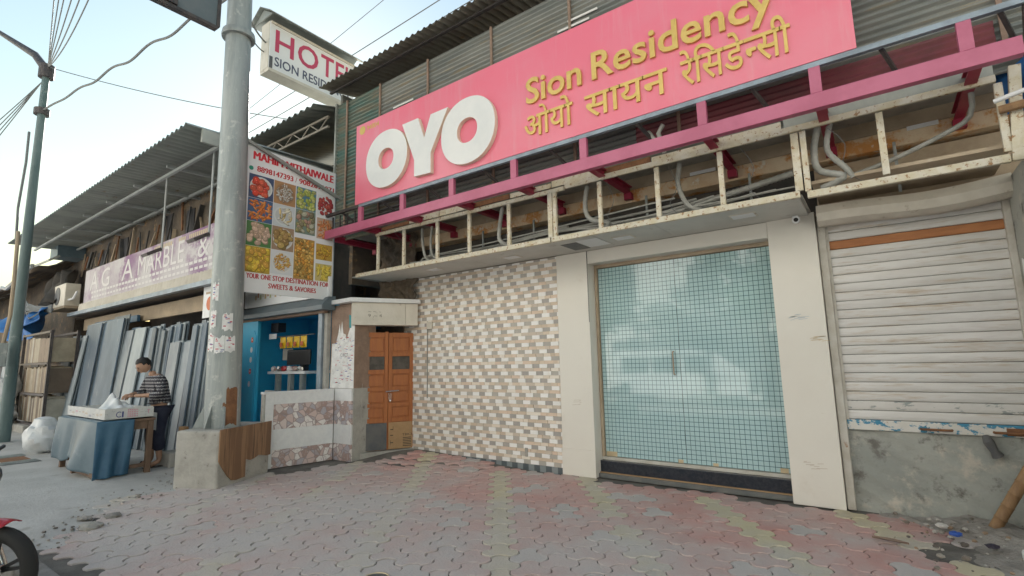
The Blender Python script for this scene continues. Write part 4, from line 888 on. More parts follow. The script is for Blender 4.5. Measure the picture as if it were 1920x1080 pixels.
# ================================================================== BLUE SWEET SHOP
ORD = ['first', 'second', 'third', 'fourth', 'fifth', 'sixth', 'seventh', 'eighth', 'ninth', 'tenth', 'eleventh', 'twelfth', 'thirteenth', 'fourteenth', 'fifteenth', 'sixteenth']
bs_ = thing('blue_sweet_shop', 'small open shop painted bright blue behind the tiled parapet', 'shop', (-8.5, 5.5, 0))
B('side_wall', (-10.35, 5.07, 0), (-10.2, 6.6, 2.5), 'blue_paint', bs_); B('back_wall', (-10.2, 6.4, 0), (-7.3, 6.55, 2.7), 'blue_paint', bs_); B('ceiling', (-10.35, 5.1, 2.5), (-7.3, 6.6, 2.56), 'blue_paint', bs_)
B('side_wall', (-7.62, 5.56, 0), (-7.525, 6.4, 2.5), 'blue_paint', bs_); B('floor', (-10.2, 4.8, -.02), (-7.6, 6.4, .2), 'concrete_floor', bs_)
B('front_panel', (-10.35, 5.0, .2), (-9.70, 5.06, 2.38), 'blue_paint', bs_, .004)
pnl = MB(); pnl.prism([(-10.02, .25), (-9.735, .25), (-9.735, 2.10), (-9.80, 2.20), (-9.97, 2.16), (-10.02, 2.08)], (0, 4.999, 0), RX, UZ, (0, -.014, 0)); pnl.build('door_panel', 'blue_paint', bs_, bevel=.005)
for i, (x, z, c) in enumerate(((-9.86, 2.02, (.62, .12, .05)), (-9.87, 1.83, (.66, .68, .7)), (-9.88, 1.64, (.66, .68, .7)), (-9.885, 1.42, (.6, .06, .07)), (-9.90, 1.18, (.55, .55, .66)))):
    g = MB(); g.c = c; g.disc((x, 4.9835, z), RX, UZ, .045, .055, 16); g.c = (.75, .75, .75); g.disc((x, 4.983, z), RX, UZ, .016, .018, 8); g.build('sticker', 'print', bs_, colattr=True)
B('post', (-7.74, 5.02, .2), (-7.63, 5.1, 2.42), 'blue_grey_steel', bs_, .004); B('post', (-7.62, 5.06, .2), (-7.53, 5.128, 2.45), 'cement', bs_)
B('header', (-10.3, 4.99, 2.38), (-7.53, 5.1, 2.449), 'brown_stone', bs_)
aw = MB(); aw.prism([(4.86, 2.42), (5.12, 2.42), (5.12, 2.66), (4.98, 2.64), (4.86, 2.50)], (-10.4, 0, 0), (0, 1, 0), (0, 0, 1), (3.0, 0, 0)); aw.build('shutter_box', 'awning_grey', bs_, bevel=.008)
B('banner', (-10.3, 5.02, 2.665), (-7.45, 5.06, 3.0), 'vinyl_white', bs_)
g = MB()
for k in range(26):
    g.c = [(.6, .45, .25), (.55, .3, .2), (.5, .52, .3), (.65, .6, .5)][k % 4]; x = -9.9+k*.09
    g.flat([(0, 0), (.06, 0), (.06, .09), (0, .09)], (x, 5.018, 2.80+.04*(k % 2)), RX, UZ)
g.c = (.6, .1, .06); g.disc((-8.85, 5.017, 2.87), RX, UZ, .07); g.build('banner_print', 'print', bs_, colattr=True)
gcase = thing('display_counter', 'glass topped sweets counter inside the blue shop', 'counter', (-8.6, 5.9, .2))
B('base', (-9.6, 5.35, .2), (-8.4, 5.8, .9), 'blue_paint', gcase); B('shelf', (-9.68, 5.22, 1.36), (-8.42, 5.75, 1.41), 'vinyl_white', gcase)
for x in (-9.42, -8.98, -8.59): B('leg', (x-.045, 5.26, .9), (x+.045, 5.34, 1.359), 'galvanised', gcase)
for k in range(16):
    x = -9.6+.062*k; tag(rock((x, 5.30+.06*(k % 3), 1.455), .06, k, 1.2, .8, .8).build('snack_packet', ['pebble_tile', 'vinyl_white', 'moto_red', 'steel'][k % 4]), '%s snack packet from the left heaped on the counter in the blue shop' % ORD[k], 'packet', 'snack packets on the counter')
mo = thing('monitor', 'black monitor standing on the counter of the blue shop', 'monitor', (-8.75, 5.3, 1.4)); MB().obox((-9.08, 5.26, 1.52), (.68, .05, 0), (0, 0, .27), (-.03, .05, .02)).build('screen', 'moto_black', mo, bevel=.01); B('stand', (-8.8, 5.36, 1.411), (-8.65, 5.45, 1.6), 'moto_black', mo)
for k in range(4):
    x = -9.32+k*.23
    mb = MB(); mb.c = (.70, .46, .02); mb.grid(lambda a, b: (x+.20*a, 5.25-.03*math.sin(a*math.pi)*math.sin(b*math.pi), 1.84+.21*b), 6, 6); mb.c = (.5, .12, .03); mb.flat([(.05, .03), (.14, .03), (.14, .11), (.05, .11)], (x, 5.212, 1.84), RX, UZ)
    tag(mb.build('chips_packet', 'foil_yellow', colattr=True), '%s yellow chips packet from the left, hanging inside the blue shop' % ['first', 'second', 'third', 'fourth'][k], 'packet', 'yellow packets hanging in the blue shop')
tag(B('packet_rail', (-9.6, 5.25, 2.06), (-8.2, 5.27, 2.075), 'dark_steel'), 'dark rail the yellow packets hang from', 'rail')
tag(B('price_board', (-9.68, 5.22, 2.03), (-9.42, 5.23, 2.13), 'vinyl_white'), 'small white price board beside the yellow packets', 'board'); tag(B('speaker_box', (-9.66, 5.24, 2.16), (-9.40, 5.4, 2.34), 'moto_black'), 'black speaker box hung at the ceiling of the blue shop', 'speaker')
tag(B('calendar', (-10.6+.95, 5.5, 1.62), (-9.3, 5.51, 1.84), 'cream_paint'), 'pale card propped behind the counter of the blue shop', 'calendar')
tag(MB().bar((-8.05, 4.35, .0), (-8.05, 4.40, 1.12), .22, .05).build('leaning_slab', 'cement'), 'grey stone slab standing beside the end of the tiled parapet', 'slab')

# ================================================================== LEAN-TO AND MARBLE SHOP
lt = thing('lean_to_roof', 'long corrugated tin lean-to over the marble shop with tube trusses', 'roof', (-14, 4, 5.2))
MB().corr((-20.2, 2.98, 5.20), (0, 2.6, .10), (12.0, 0, 0), .17, .03, n=1, seg=8, nrm=(0, 0, 1)).build('tin_sheet', 'roof_sheet', lt, smooth=True)
for y, z in ((3.55, 5.08), (4.4, 5.15), (5.2, 5.2)): MB().bar((-20.1, y, z), (-8.25, y, z), .05).build('purlin', 'tube_grey', lt)
for k in range(8):
    x = -8.5-1.6*k; MB().bar((x, 3.4, 5.12), (x, 5.5, 5.19), .05).build('rafter', 'tube_grey', lt)
B('edge_beam', (-8.24, 3.2, 4.98), (-8.19, 5.6, 5.19), 'roof_sheet', lt)
sr = thing('rear_tin_roof', 'higher sunlit tin roof with lattice truss behind the poster', 'roof', (-10, 6, 6))
MB().corr((-14.0, 4.9, 6.22), (0, 3.2, .9), (6.1, 0, 0), .2, .035, n=1, seg=8, nrm=(0, 0, 1)).build('tin_sheet', 'roof_sheet', sr, smooth=True)
for z in (6.1, 5.9): MB().bar((-13.9, 5.2, z), (-7.9, 5.2, z), .04).build('chord', 'roof_brown', sr)
for k in range(20): MB().bar((-13.9+k*.3, 5.2, 5.9 if k % 2 else 6.1), (-13.6+k*.3, 5.2, 6.1 if k % 2 else 5.9), .02).build('web', 'roof_brown', sr)
B('wall', (-14, 7.5, 0), (-7.9, 7.6, 6.7), 'grime_wall', sr)  # unseen rear wall, tall enough to block the low sun
B('gable_wall', (-8.0, 5.8, 3.0), (-7.9, 7.5, 6.0), 'grime_wall', sr)
ms = thing('marble_shop', 'old marble shop with grimy wall above a faded purple sign', 'shop', (-14, 4.5, 0))
B('upper_wall', (-20.0, 4.62, 3.05), (-9.36, 4.85, 5.3), 'grime_wall', ms)
for k, (x0, x1, z0, z1) in enumerate(((-16.5, -15.9, 4.2, 5.0), (-13.4, -13.1, 4.1, 5.1), (-12.3, -11.9, 4.4, 5.0), (-18.3, -17.6, 4.3, 4.9))): B('window', (x0, 4.60, z0), (x1, 4.619, z1), 'jalousie', ms)
for k in range(30):
    x = -19.5+k*.34; z = 4.28+.3*hsh('cl', k); MB().bar((x, 4.56-.05*hsh('cm', k), z), (x+.5*(hsh('cn', k)-.5), 4.58, z+.25+.6*hsh('co', k)), .03+.09*hsh('cp', k)**2, .03).build('batten', ['brown_plaster', 'rust', 'tin_dark', 'shop_dark'][k % 4], ms)
B('back_wall', (-20.0, 6.6, 0), (-9.0, 6.7, 5.2), 'shop_dark', ms); B('side_wall', (-20.1, 4.6, 0), (-19.9, 6.6, 3.1), 'grime_wall', ms); B('roof_slab', (-20, 4.85, 5.2), (-9.4, 7.5, 5.3), 'grime_wall', ms)  # back wall carried up to the roof slab to block a sun leak
B('fascia', (-18.2, 4.42, 2.62), (-9.5, 4.5, 2.93), 'tan_fascia', ms); B('beam', (-18.3, 4.05, 3.0), (-9.36, 4.16, 3.09), 'blue_grey_steel', ms)
MB().corr((-18.0, 4.22, 3.10), (0, .02, .24), (8.6, 0, 0), .16, .03, n=1, seg=8, nrm=(0, -1, 0)).build('valance', 'cream_paint', ms, smooth=True)
B('shade', (-16.8, 4.3, 2.6), (-13.8, 4.36, 2.75), 'tarp_blue', ms); B('canopy', (-18.2, 4.17, 3.0), (-9.4, 4.62, 3.04), 'dark_steel', ms)
sg = thing('marble_sign', 'faded purple banner sign of the marble shop', 'sign', (-13.8, 4.3, 3.33))
B('panel', (-17.85, 4.27, 3.345), (-9.4, 4.31, 4.26), 'purple_banner', sg)
g = MB(); g.c = (.66, .64, .64); SY = 4.268
for s, x, w, h in (('A', -17.35, .62, .50), ('G', -16.45, .62, .48), ('A', -14.95, .75, .50), ('MARBLE', -13.9, 2.5, .46), ('&', -10.75, .5, .46)): lettering(g, s, (x, SY, 3.66 if s != 'MARBLE' else 3.68), RX, UZ, w, h, .003)
for k in range(34): 
    x = -17.2+.21*k; g.flat([(0, 0), (.16, 0), (.16, .06), (0, .06)], (x, SY-.002, 3.56), RX, UZ); g.flat([(0, 0), (.15, 0), (.15, .055), (0, .055)], (x+.05, SY-.002, 3.43), RX, UZ)
g.c = (.55, .46, .3); 
for x, w in ((-13.0, 1.0), (-11.7, .42), (-11.2, .9)): 
    for i in range(int(w/.09)): g.flat([(0, 0), (.06, 0), (.06, .09), (0, .09)], (x+.09*i, SY-.002, 4.12), RX, UZ)
g.build('lettering', 'print', sg, colattr=True)
for k, (x, zt, zb) in enumerate(((-10.62, 4.95, 3.62), (-8.70, 4.95, 3.58))):
    fl = thing('floodlight', ['floodlight hanging on a rod in front of the purple sign, left one', 'floodlight hanging on a rod beside the steel pole'][k], 'floodlight', (x, 3.6, zb), 'floodlights hanging from the lean-to')
    MB().tube([(x, 3.6, 5.08), (x, 3.6, zb+.04)], .018, 8).build('rod', 'tube_grey', fl, smooth=True)
    MB().obox((x-.14, 3.35, zb-.10), (.28, 0, 0), (0, .22, .14), (0, -.03, .05)).build('housing', 'dark_steel', fl, bevel=.006); MB().obox((x-.12, 3.365, zb-.106), (.24, 0, 0), (0, .19, .121), (0, .003, -.005)).build('lens', 'lamp_glass', fl)
tag(B('notice_board', (-10.2, 4.2, 2.42), (-9.70, 4.22, 3.1), 'vinyl_white'), 'narrow white notice board with orange emblem left of the pole', 'board')
g = MB(); g.c = (.62, .16, .06); g.disc((-9.93, 4.198, 2.68), RX, UZ, .13); g.c = (.4, .3, .2); g.flat([(0, 0), (.3, 0), (.3, .04), (0, .04)], (-10.1, 4.198, 2.86), RX, UZ); o = g.build('emblem', 'print', bpy.data.objects['notice_board'], colattr=True)
# marble slabs leaning in a row
spec = []
rs_ = random.Random(11); x = -9.12
while x > -17.7:
    if x > -11.6: w = rs_.choice([.14, .18, .24, .30]); h = 2.22+.12*rs_.random(); m = rs_.choice([1, 3, 0, 3, 1]); le = .16
    elif x > -12.9: w = rs_.choice([.55, .35]); h = 2.30+.06*rs_.random(); m = rs_.choice([4, 2, 0]); le = .26
    elif x > -15.2: w = 1.05; h = 2.62-.02*rs_.random(); m = 1; le = .22
    else: w = rs_.choice([.25, .7, .9]); h = 2.28+.08*rs_.random(); m = rs_.choice([2, 2, 0]); le = .28
    if -10.35 < x < -9.8: h = 1.98; w = .4; m = 4
    spec.append((x-w, w, h, m, le)); x -= w*.78
words = ['first', 'second', 'third', 'fourth', 'fifth', 'sixth', 'seventh', 'eighth', 'ninth', 'tenth', 'eleventh', 'twelfth', 'thirteenth', 'fourteenth', 'fifteenth', 'sixteenth', 'seventeenth', 'eighteenth', 'nineteenth', 'twentieth', 'twenty-first', 'twenty-second', 'twenty-third', 'twenty-fourth', 'twenty-fifth', 'twenty-sixth', 'twenty-seventh', 'twenty-eighth', 'twenty-ninth', 'thirtieth', 'thirty-first', 'thirty-second']
tone = ['grey blue', 'slate blue', 'pale grey', 'dark slate', 'mid grey']
for k, (x0, w, h, m, le) in enumerate(spec):
    yt = 4.0-.06*(k % 3); yb0 = yt-le; tl = .03*(hsh('tl', k)-.5)
    tag(MB().obox((x0, yb0, .02), (w, .0, 0), (tl*.4, yt-yb0, h-.02), (0, .03, .004)).build('marble_slab', 'marble%d' % m, bevel=.004), '%s stone slab leaning in the row, %s from the pole' % (tone[m], words[min(k, 31)]), 'slab', 'stone slabs leaning at the marble shop')
    # slabs behind it, seen as thin edges
    for j in range(1, 2+int(2*hsh('bk', k))):
        tag(MB().obox((x0+.03*j+.05, yb0+.05*j, .02), (w*.9, 0, 0), (tl*.4, yt-yb0, h-.02+.05*j*hsh('bh', k, j)), (0, .025, .003)).build('marble_slab', 'marble%d' % ((m+j) % 5), bevel=.003), 'stone slab edge showing %s the %s slab from the pole' % (['just behind', 'second behind', 'third behind'][j-1], words[min(k, 31)]), 'slab', 'stone slabs leaning at the marble shop')
tag(B('floor_block', (-9.35, 3.36, 0), (-8.95, 3.60, .22), 'cement', None, .02), 'grey concrete block on the ground behind the person', 'block')
tag(B('wood_offcut', (-8.86, 3.42, 0), (-8.70, 3.5, .62), 'bamboo', None, .006), 'upright wooden offcut between person and pole plinth', 'board')
# rack of tiles standing on edge
rk = thing('tile_rack', 'dark steel rack holding three tiers of tiles on edge', 'rack', (-17.5, 3.6, 0))
RX0, RX1 = -18.9, -16.2
for x in (RX0, RX1): 
    for y in (3.35, 3.85): B('post', (x-.03, y-.03, 0), (x+.03, y+.03, 2.5), 'dark_steel', rk)
for z in (.22, .95, 1.7, 2.46):
    for y in (3.33, 3.87): B('rail', (RX0, y-.02, z-.03), (RX1, y+.02, z+.02), 'dark_steel', rk)
for t_, z in enumerate((.25, .98, 1.73)):
    x = RX0+.06; k = 0
    while x < RX1-.1:
        w = .05+.11*hsh('tw', t_, k); hgt = .58+.08*hsh('th', t_, k)
        if t_ == 2 and k > 9: w = .5; 
        w = min(w, RX1-.05-x)
        tag(B('stored_tile', (x, 3.38, z), (x+w-.012, 3.83, z+hgt), 'board%d' % int(hsh('tm', t_, k)*5), None, .004), '%s tile pack from the left on edge in the %s tier of the rack' % (words[min(k, 31)], ['bottom', 'middle', 'top'][t_]), 'tile', 'tiles in the %s tier of the rack' % ['bottom', 'middle', 'top'][t_])
        x += w; k += 1
tag(B('footing_block', (-18.9, 3.2, 0), (-17.2, 3.8, .19), 'cement', None, .02), 'low concrete footing under the tile rack', 'block')

# ================================================================== TABLE WITH CLOTH AND CARTON TRAY
TX0, TX1, TY0, TY1 = -10.7, -8.84, 2.44, 3.10; TZ = .79
tb = thing('wooden_table', 'wooden street stall table half covered by a blue plastic sheet', 'table', (-9.8, 2.77, 0))
B('top', (TX0, TY0, TZ-.035), (TX1, TY1, TZ), 'table_wood', tb, .006)
for x in (TX0+.05, TX1-.05):
    for y in (TY0+.05, TY1-.05): B('leg', (x-.035, y-.035, 0), (x+.035, y+.035, TZ-.036), 'table_wood', tb, .005)
for y in (TY0+.05, TY1-.05): B('apron', (TX0+.09, y-.015, TZ-.15), (TX1-.09, y+.015, TZ-.037), 'table_wood', tb)
for x in (TX0+.05, TX1-.05): B('apron', (x-.015, TY0+.09, TZ-.15), (x+.015, TY1-.09, TZ-.037), 'table_wood', tb); B('stretcher', (x-.02, TY0+.09, .10), (x+.02, TY1-.09, .15), 'table_wood', tb)
B('stretcher', (TX0+.08, TY0+.28, .105), (TX1-.08, TY0+.33, .145), 'table_wood', tb); B('stretcher', (TX0+.9, TY0-.02, .04), (TX1-.09, TY0+.03, .09), 'table_wood', tb)
B('foot', (-9.83, 2.40, 0), (-9.76, 2.47, .1), 'table_wood', tb)
tc = thing('table_sheet', 'blue grey plastic sheet draped over the front of the stall table', 'tablecloth', (-9.8, 2.45, .8))
tp = MB()
def drape(a, b):       # top strip then hang on the street side
    x = TX0-.02+(TX1-TX0+.03)*a
    sag = .66-.10*math.sin(a*math.pi)**2+.16*a**3-.03*math.cos(a*14)
    if b < .25: return (x, TY0+.30-.31*(b/.25), TZ+.006+.004*math.sin(a*30+b*20))
    t = (b-.25)/.75; w = .016*math.sin(a*26+3*t)*t+.035*math.sin(a*9+1+1.5*t)*t+.07*t*math.sin(max(0, a-.5)*9)
    return (x, TY0-.014-.02*t-w-.02, TZ+.004-sag*t)
tp.grid(drape, 70, 30); tp.build('side_drape', 'tarp_grey', tc, smooth=True)
tp = MB()
def drape2(a, b):
    y = TY0-.05+.44*a; t = b
    return (TX1+.018+.03*math.sin(a*15+2*t)*t+.05*t*(1-a)+.03*math.sin(a*6)*t, y-.02*t, TZ+.004-.76*t)
tp.grid(drape2, 26, 24); tp.build('end_drape', 'tarp_blue', tc, smooth=True)
for o in tc.children:
    m_ = o.modifiers.new('thickness', 'SOLIDIFY'); m_.thickness = .003
ctn = thing('carton_tray', 'shallow tray of printed white cartons on the stall table', 'carton', (-9.8, 2.78, .8))
x0, x1, y0, y1, z0, z1 = TX0+.10, TX1-.02, TY0+.04, TY1-.03, TZ+.012, TZ+.165
B('bottom', (x0, y0, z0), (x1, y1, z0+.01), 'newsprint', ctn)
for a, b in (((x0, y0, z0), (x1, y0+.012, z1)), ((x0, y1-.012, z0), (x1, y1, z1-.01)), ((x0, y0+.0125, z0), (x0+.012, y1-.0125, z1-.02)), ((x1-.012, y0+.0125, z0), (x1, y1-.0125, z1+.005))): B('side', a, b, 'newsprint', ctn)
g = MB()
def ink_y(s, x, z, w, h, c): g.c = c; lettering(g, s, (x, y0-.001, z), RX, UZ, w, h)
def ink_x(s, y, z, w, h, c): g.c = c; lettering(g, s, (x1+.001, y, z), (0, 1, 0), UZ, w, h)
MG = (.62, .05, .2); NV = (.05, .06, .22); GY = (.3, .3, .32)
for i in range(4): ink_x('FRESH', y0+.27, z0+.025+.03*i, .12, .02, MG)
ink_x('C', y0+.13, z0+.03, .06, .08, NV); ink_x('I', y0+.20, z0+.03, .02, .08, NV); ink_x('T', y1-.08, z0+.06, .03, .05, MG); ink_x('xx xx', y0+.42, z0+.08, .10, .015, GY)
for i in range(10): ink_y(['VEG', 'NEWS', '25', 'SALE'][i % 4], x0+.1+.16*i, z0+.03+.06*hsh('iy', i), .1, .022, [MG, GY, NV, (.5, .3, .1)][int(hsh('ic', i)*4)])
g.build('carton_print', 'ink', ctn, colattr=True)
def bag(a, b):
    x = -9.75+.75*a; y = TY0+.12+.45*b; e = math.sin(a*math.pi)*math.sin(b*math.pi)
    return (x, y, TZ+.10+.10*e+.16*math.exp(-((a-.25)**2+(b-.4)**2)*18)+.03*math.sin(a*23+b*5)*e+.025*math.sin(b*19)*e)
o = MB().grid(bag, 40, 30).build('plastic_sheet', 'plastic_white', smooth=True); tag(o, 'crumpled white plastic sheet heaped in the carton tray', 'plastic sheet')
o.modifiers.new('thickness', 'SOLIDIFY').thickness = .003

# ================================================================== PERSON BEHIND THE TABLE
PX, PYY = -9.33, 3.30
person = None
def skin_mesh(name, J, E, rad, mat, sub=2, root=0):
    me = bpy.data.meshes.new(name); me.from_pydata(J, E, []); ob = bpy.data.objects.new(name, me); COL.objects.link(ob)
    ob.modifiers.new('skin', 'SKIN'); sv = me.skin_vertices[0].data
    for i, r in enumerate(rad): sv[i].radius = (r, r) if not isinstance(r, tuple) else r
    sv[root].use_root = True
    ob.modifiers['skin'].use_smooth_shade = True
    sm = ob.modifiers.new('sub', 'SUBSURF'); sm.levels = sub; sm.render_levels = sub
    dg = bpy.context.evaluated_depsgraph_get(); dg.update(); m2 = bpy.data.meshes.new_from_object(ob.evaluated_get(dg))
    vs = [tuple(v.co) for v in m2.vertices]; fs = [list(p.vertices) for p in m2.polygons]
    bpy.data.objects.remove(ob); bpy.data.meshes.remove(me); bpy.data.meshes.remove(m2)
    return vs, fs
def W(x, y, z): return (PX+x, PYY+y, z)
Lw, Rw = W(-.02, -.34, 1.10), W(-.15, -.36, 1.12)
J = [W(0, .02, .93), W(0, .01, 1.10), W(0, -.05, 1.28), W(0, -.11, 1.41), W(0, -.155, 1.475),
     W(.18, -.08, 1.36), W(.285, -.08, 1.11), Lw, W(-.18, -.09, 1.35), W(-.29, -.15, 1.13), Rw,
     W(.095, 0, .86), W(.11, -.03, .48), W(.12, .02, .10), W(.125, -.13, .035), W(-.095, 0, .86), W(-.12, -.04, .48), W(-.14, .0, .10), W(-.15, -.15, .035)]
E_ = [(0, 1), (1, 2), (2, 3), (3, 4), (2, 5), (5, 6), (6, 7), (2, 8), (8, 9), (9, 10), (0, 11), (11, 12), (12, 13), (13, 14), (0, 15), (15, 16), (16, 17), (17, 18)]
rad = [.13, .125, .14, .06, .052, .062, .043, .026, .062, .043, .026, .088, .058, .040, .034, .088, .058, .040, .034]
bv, bf = skin_mesh('b', J, E_, rad, 'skin'); body = MB(); body.add(bv, bf)
# head, face, ears
hc = Vector(W(-.01, -.245, 1.555))
tilt = Matrix.Rotation(R(38), 3, 'X')      # looking down at the hands
def headf(d):
    k = 1.0
    if d.z < -.2: k *= 1-.16*abs(d.z+.2)*(1 if d.y > -.2 else .5)
    if d.y < -.75 and abs(d.x) < .35: k *= 1.02
    return k
hm = MB().ball((0, 0, 0), (.078, .098, .115), 20, 16, headf)
hm.prism([(-.012, -.035), (.012, -.035), (.005, .01), (-.005, .01)], (0, -.088, .0), (1, 0, 0), (0, 0, 1), (0, -.022, 0))
for sx in (-1, 1): hm.ball((sx*.079, .008, -.01), (.012, .022, .032), 8, 6)
hm.prism([(-.024, -.006), (.024, -.006), (.02, .006), (-.02, .006)], (0, -.078, -.062), (1, 0, 0), (0, 0, 1), (0, -.012, 0))
body.add([hc+tilt @ Vector(v) for v in hm.v], hm.f)
# hands: palm plus five bent fingers, pinching the sheet
def hand(w, d, side):
    w = Vector(w); d = Vector(d).normalized(); s_ = Vector((0, 0, 1)).cross(d).normalized()*side; n_ = Vector((0, 0, -1))
    body.ball(w+d*.045, (.036, .042, .02), 10, 6)
    for i, (o_, l_) in enumerate(((-.027, .055), (-.009, .066), (.009, .062), (.026, .048))):
        a = w+d*.075+s_*o_; body.tube([a-d*.02, a+d*l_*.4+n_*.008, a+d*l_*.75+n_*.028, a+d*l_*.8+n_*.05], [.009, .009, .008, .006], 7)
    t0 = w+d*.03-s_*.032; body.tube([t0, t0-s_*.022+d*.022, t0-s_*.012+d*.052+n_*.02], [.010, .010, .007], 7)
hand(Lw, (-.75, -.55, -.1), 1); hand(Rw, (.55, -.75, -.15), -1)
pers = body.build('person', 'skin', smooth=True)
tag(pers, 'young person in dark patterned sweater looking down at hands behind the stall table', 'person')
hr = MB().ball((0, .012, .028), (.088, .104, .105), 22, 16, lambda d: (1.03+.05*math.sin(d.x*31+d.z*17)*math.cos(d.y*23)) if (d.z > -.05 or d.y > .25) and not (d.y < -.42 and d.z < .44) else .6)
h2 = MB(); h2.add([hc+tilt @ Vector(v) for v in hr.v], hr.f); h2.build('hair', 'hair', pers, smooth=True)
eyes = MB()
for sx in (-1, 1): eyes.ball(hc+tilt @ Vector((sx*.03, -.091, .012)), (.013, .008, .006), 8, 5); eyes.obox(hc+tilt @ Vector((sx*.03-.017, -.096, .030)), tilt @ Vector((.034, 0, 0)), tilt @ Vector((0, .012, 0)), tilt @ Vector((0, 0, .006)))
eyes.build('eyes_and_brows', 'hair', pers, smooth=True)
LwS, RwS = Vector(J[6]).lerp(Vector(Lw), .45), Vector(J[9]).lerp(Vector(Rw), .6)
SJ = [W(0, .02, .98), W(0, .01, 1.12), W(0, -.05, 1.28), W(0, -.10, 1.39), W(.185, -.08, 1.35), W(.29, -.08, 1.11), tuple(LwS), W(-.185, -.09, 1.34), W(-.295, -.15, 1.13), tuple(RwS)]
sv, sf = skin_mesh('s', SJ, [(0, 1), (1, 2), (2, 3), (2, 4), (4, 5), (5, 6), (2, 7), (7, 8), (8, 9)], [.165, .155, .165, .085, .085, .066, .05, .085, .066, .05], 'sweater', root=1)
MB().add(sv, sf).build('sweater', 'sweater', pers, smooth=True)
TJ = [W(0, 0, .95), W(.1, 0, .84), W(.115, -.03, .48), W(.12, .015, .24), W(-.1, 0, .84), W(-.125, -.04, .48), W(-.14, .0, .24)]
sv, sf = skin_mesh('t', TJ, [(0, 1), (1, 2), (2, 3), (0, 4), (4, 5), (5, 6)], [.15, .115, .095, .09, .115, .095, .09], 'trousers', root=0)
MB().add(sv, sf).build('trousers', 'trousers', pers, smooth=True)
cl = MB(); cl.grid(lambda a, b: (PX+.10+.13*a, PYY-.165+.03*math.sin(a*9)+.05*a, .62+.26*b-.05*a), 8, 8); cl.build('cloth_at_waist', 'newsprint', pers, smooth=True)
sd_ = MB()
for x, y in ((.125, -.06), (-.148, -.08)): sd_.box((PX+x-.05, PYY+y-.13, 0), (PX+x+.05, PYY+y+.12, .022))
for x, y in ((.125, -.06), (-.148, -.08)): sd_.tube([(PX+x-.05, PYY+y-.05, .02), (PX+x, PYY+y-.05, .08), (PX+x+.05, PYY+y-.05, .02)], .012, 6)
sd_.build('sandals', 'sandal', pers)

# sacks
def sack(c, r, mat, label, seed):
    return tag(MB().ball(c, r, 20, 14, lambda d: .88+.14*math.sin(d.x*5+seed)*math.cos(d.z*6+d.y*4)+.05*math.sin(d.z*17+d.x*13+seed) if d.z < .9 else 1.12).build('sack', mat, smooth=True), label, 'sack')
sack((-12.75, 2.66, .30), (.36, .30, .33), 'plastic_white', 'plump white plastic sack on the ground left of the table', 1)
sack((-18.6, 2.95, .42), (.55, .4, .42), 'plastic_white', 'white sack lying under another behind the lamp post', 2)
sack((-18.9, 3.05, 1.12), (.5, .4, .55), 'plastic_white', 'grey white sack on top of another behind the lamp post', 4)

# ================================================================== STREET LAMP, WIRES
LP = Vector((-15.5, 2.6, 0))
sl = thing('street_lamp', 'tall teal grey street lamp post with meter box and cable', 'street lamp', LP)
MB().tube([LP, LP+Vector((-.05, 0, 4)), LP+Vector((-.12, 0, 8.75))], [.115, .098, .07], 16).build('post', 'lamp_teal', sl, smooth=True)
top = LP+Vector((-.12, 0, 8.7))
MB().tube([top, top+Vector((-.55, -.15, .55)), top+Vector((-2.4, -.7, 1.75)), top+Vector((-3.6, -1.0, 2.3))], [.10, .085, .05, .04], 10).build('arm', 'dark_steel', sl, smooth=True)
MB().ball(top+Vector((-4.0, -1.1, 2.4)), (.5, .2, .1), 12, 8).build('lamp_head', 'tin_dark', sl, smooth=True)
MB().tube([top+Vector((0, 0, -.2)), top+Vector((0, 0, .12))], .15, 12).build('cap', 'dark_steel', sl); MB().tube([top+Vector((0, 0, -1.15)), top+Vector((0, 0, -1.0))], .15, 12).build('clamp', 'dark_steel', sl)
B('meter_box', (-15.42, 2.25, 1.62), (-15.02, 2.42, 2.12), 'galvanised', sl, .015); B('meter_label', (-15.36, 2.244, 1.75), (-15.14, 2.2495, 1.98), 'vinyl_white', sl)
MB().tube([(-15.2, 2.35, 1.62), (-15.1, 2.3, 1.0), (-15.25, 2.3, .4), (-15.35, 2.35, 0)], .05, 8).build('yellow_duct', 'foil_yellow' if False else 'paver_yellow', sl, smooth=True)
MB().tube([(-15.3, 2.4, 4.6), (-15.0, 2.38, 3.6), (-14.95, 2.38, 2.7), (-15.1, 2.35, 2.1)], .035, 8).build('cable', 'tan_fascia', sl, smooth=True)
MB().tube([(-15.45, 2.4, 7.0), (-15.25, 2.38, 6.2), (-15.5, 2.38, 5.2), (-15.3, 2.38, 4.4)], .025, 6).build('cable', 'cable_grey', sl, smooth=True)
def wire(p, q, sag, r, label, mat='cable_grey', wob=0.):
    p, q = Vector(p), Vector(q); P = []
    ns = 96 if wob else 24
    for i in range(ns+1):
        t = i/ns; v = p.lerp(q, t); v.z -= sag*4*t*(1-t)
        if wob: v.z += wob*math.sin(t*41)*math.sin(t*math.pi)
        P.append(v)
    return tag(MB().tube(P, r, 5).build('overhead_wire', mat, smooth=True), label, 'wire')
wt = top+Vector((.1, 0, .05))
for k, (dz, dy) in enumerate(((0, 0), (.3, .05), (.5, .1), (-.4, -.1), (-.55, -.05), (-.65, 0))):
    wire(wt, (-7.6, 1.2+.15*k, 8.6+.45*dz), .12+.08*k, .011, 'thin wire fanning from the lamp post to the hoarding, %s from the top' % ['first', 'third', 'second', 'fourth', 'fifth', 'sixth'][k])
wire(top+Vector((.1, 0, -1.05)), (-5.4, 3.6, 7.5), .10, .022, 'thick wavy cable from lamp post past the steel pole', 'cable_grey', .055)
wire(wt, (-9.5, 6.5, 6.9), .15, .011, 'thin wire from lamp post down to the rear roof')
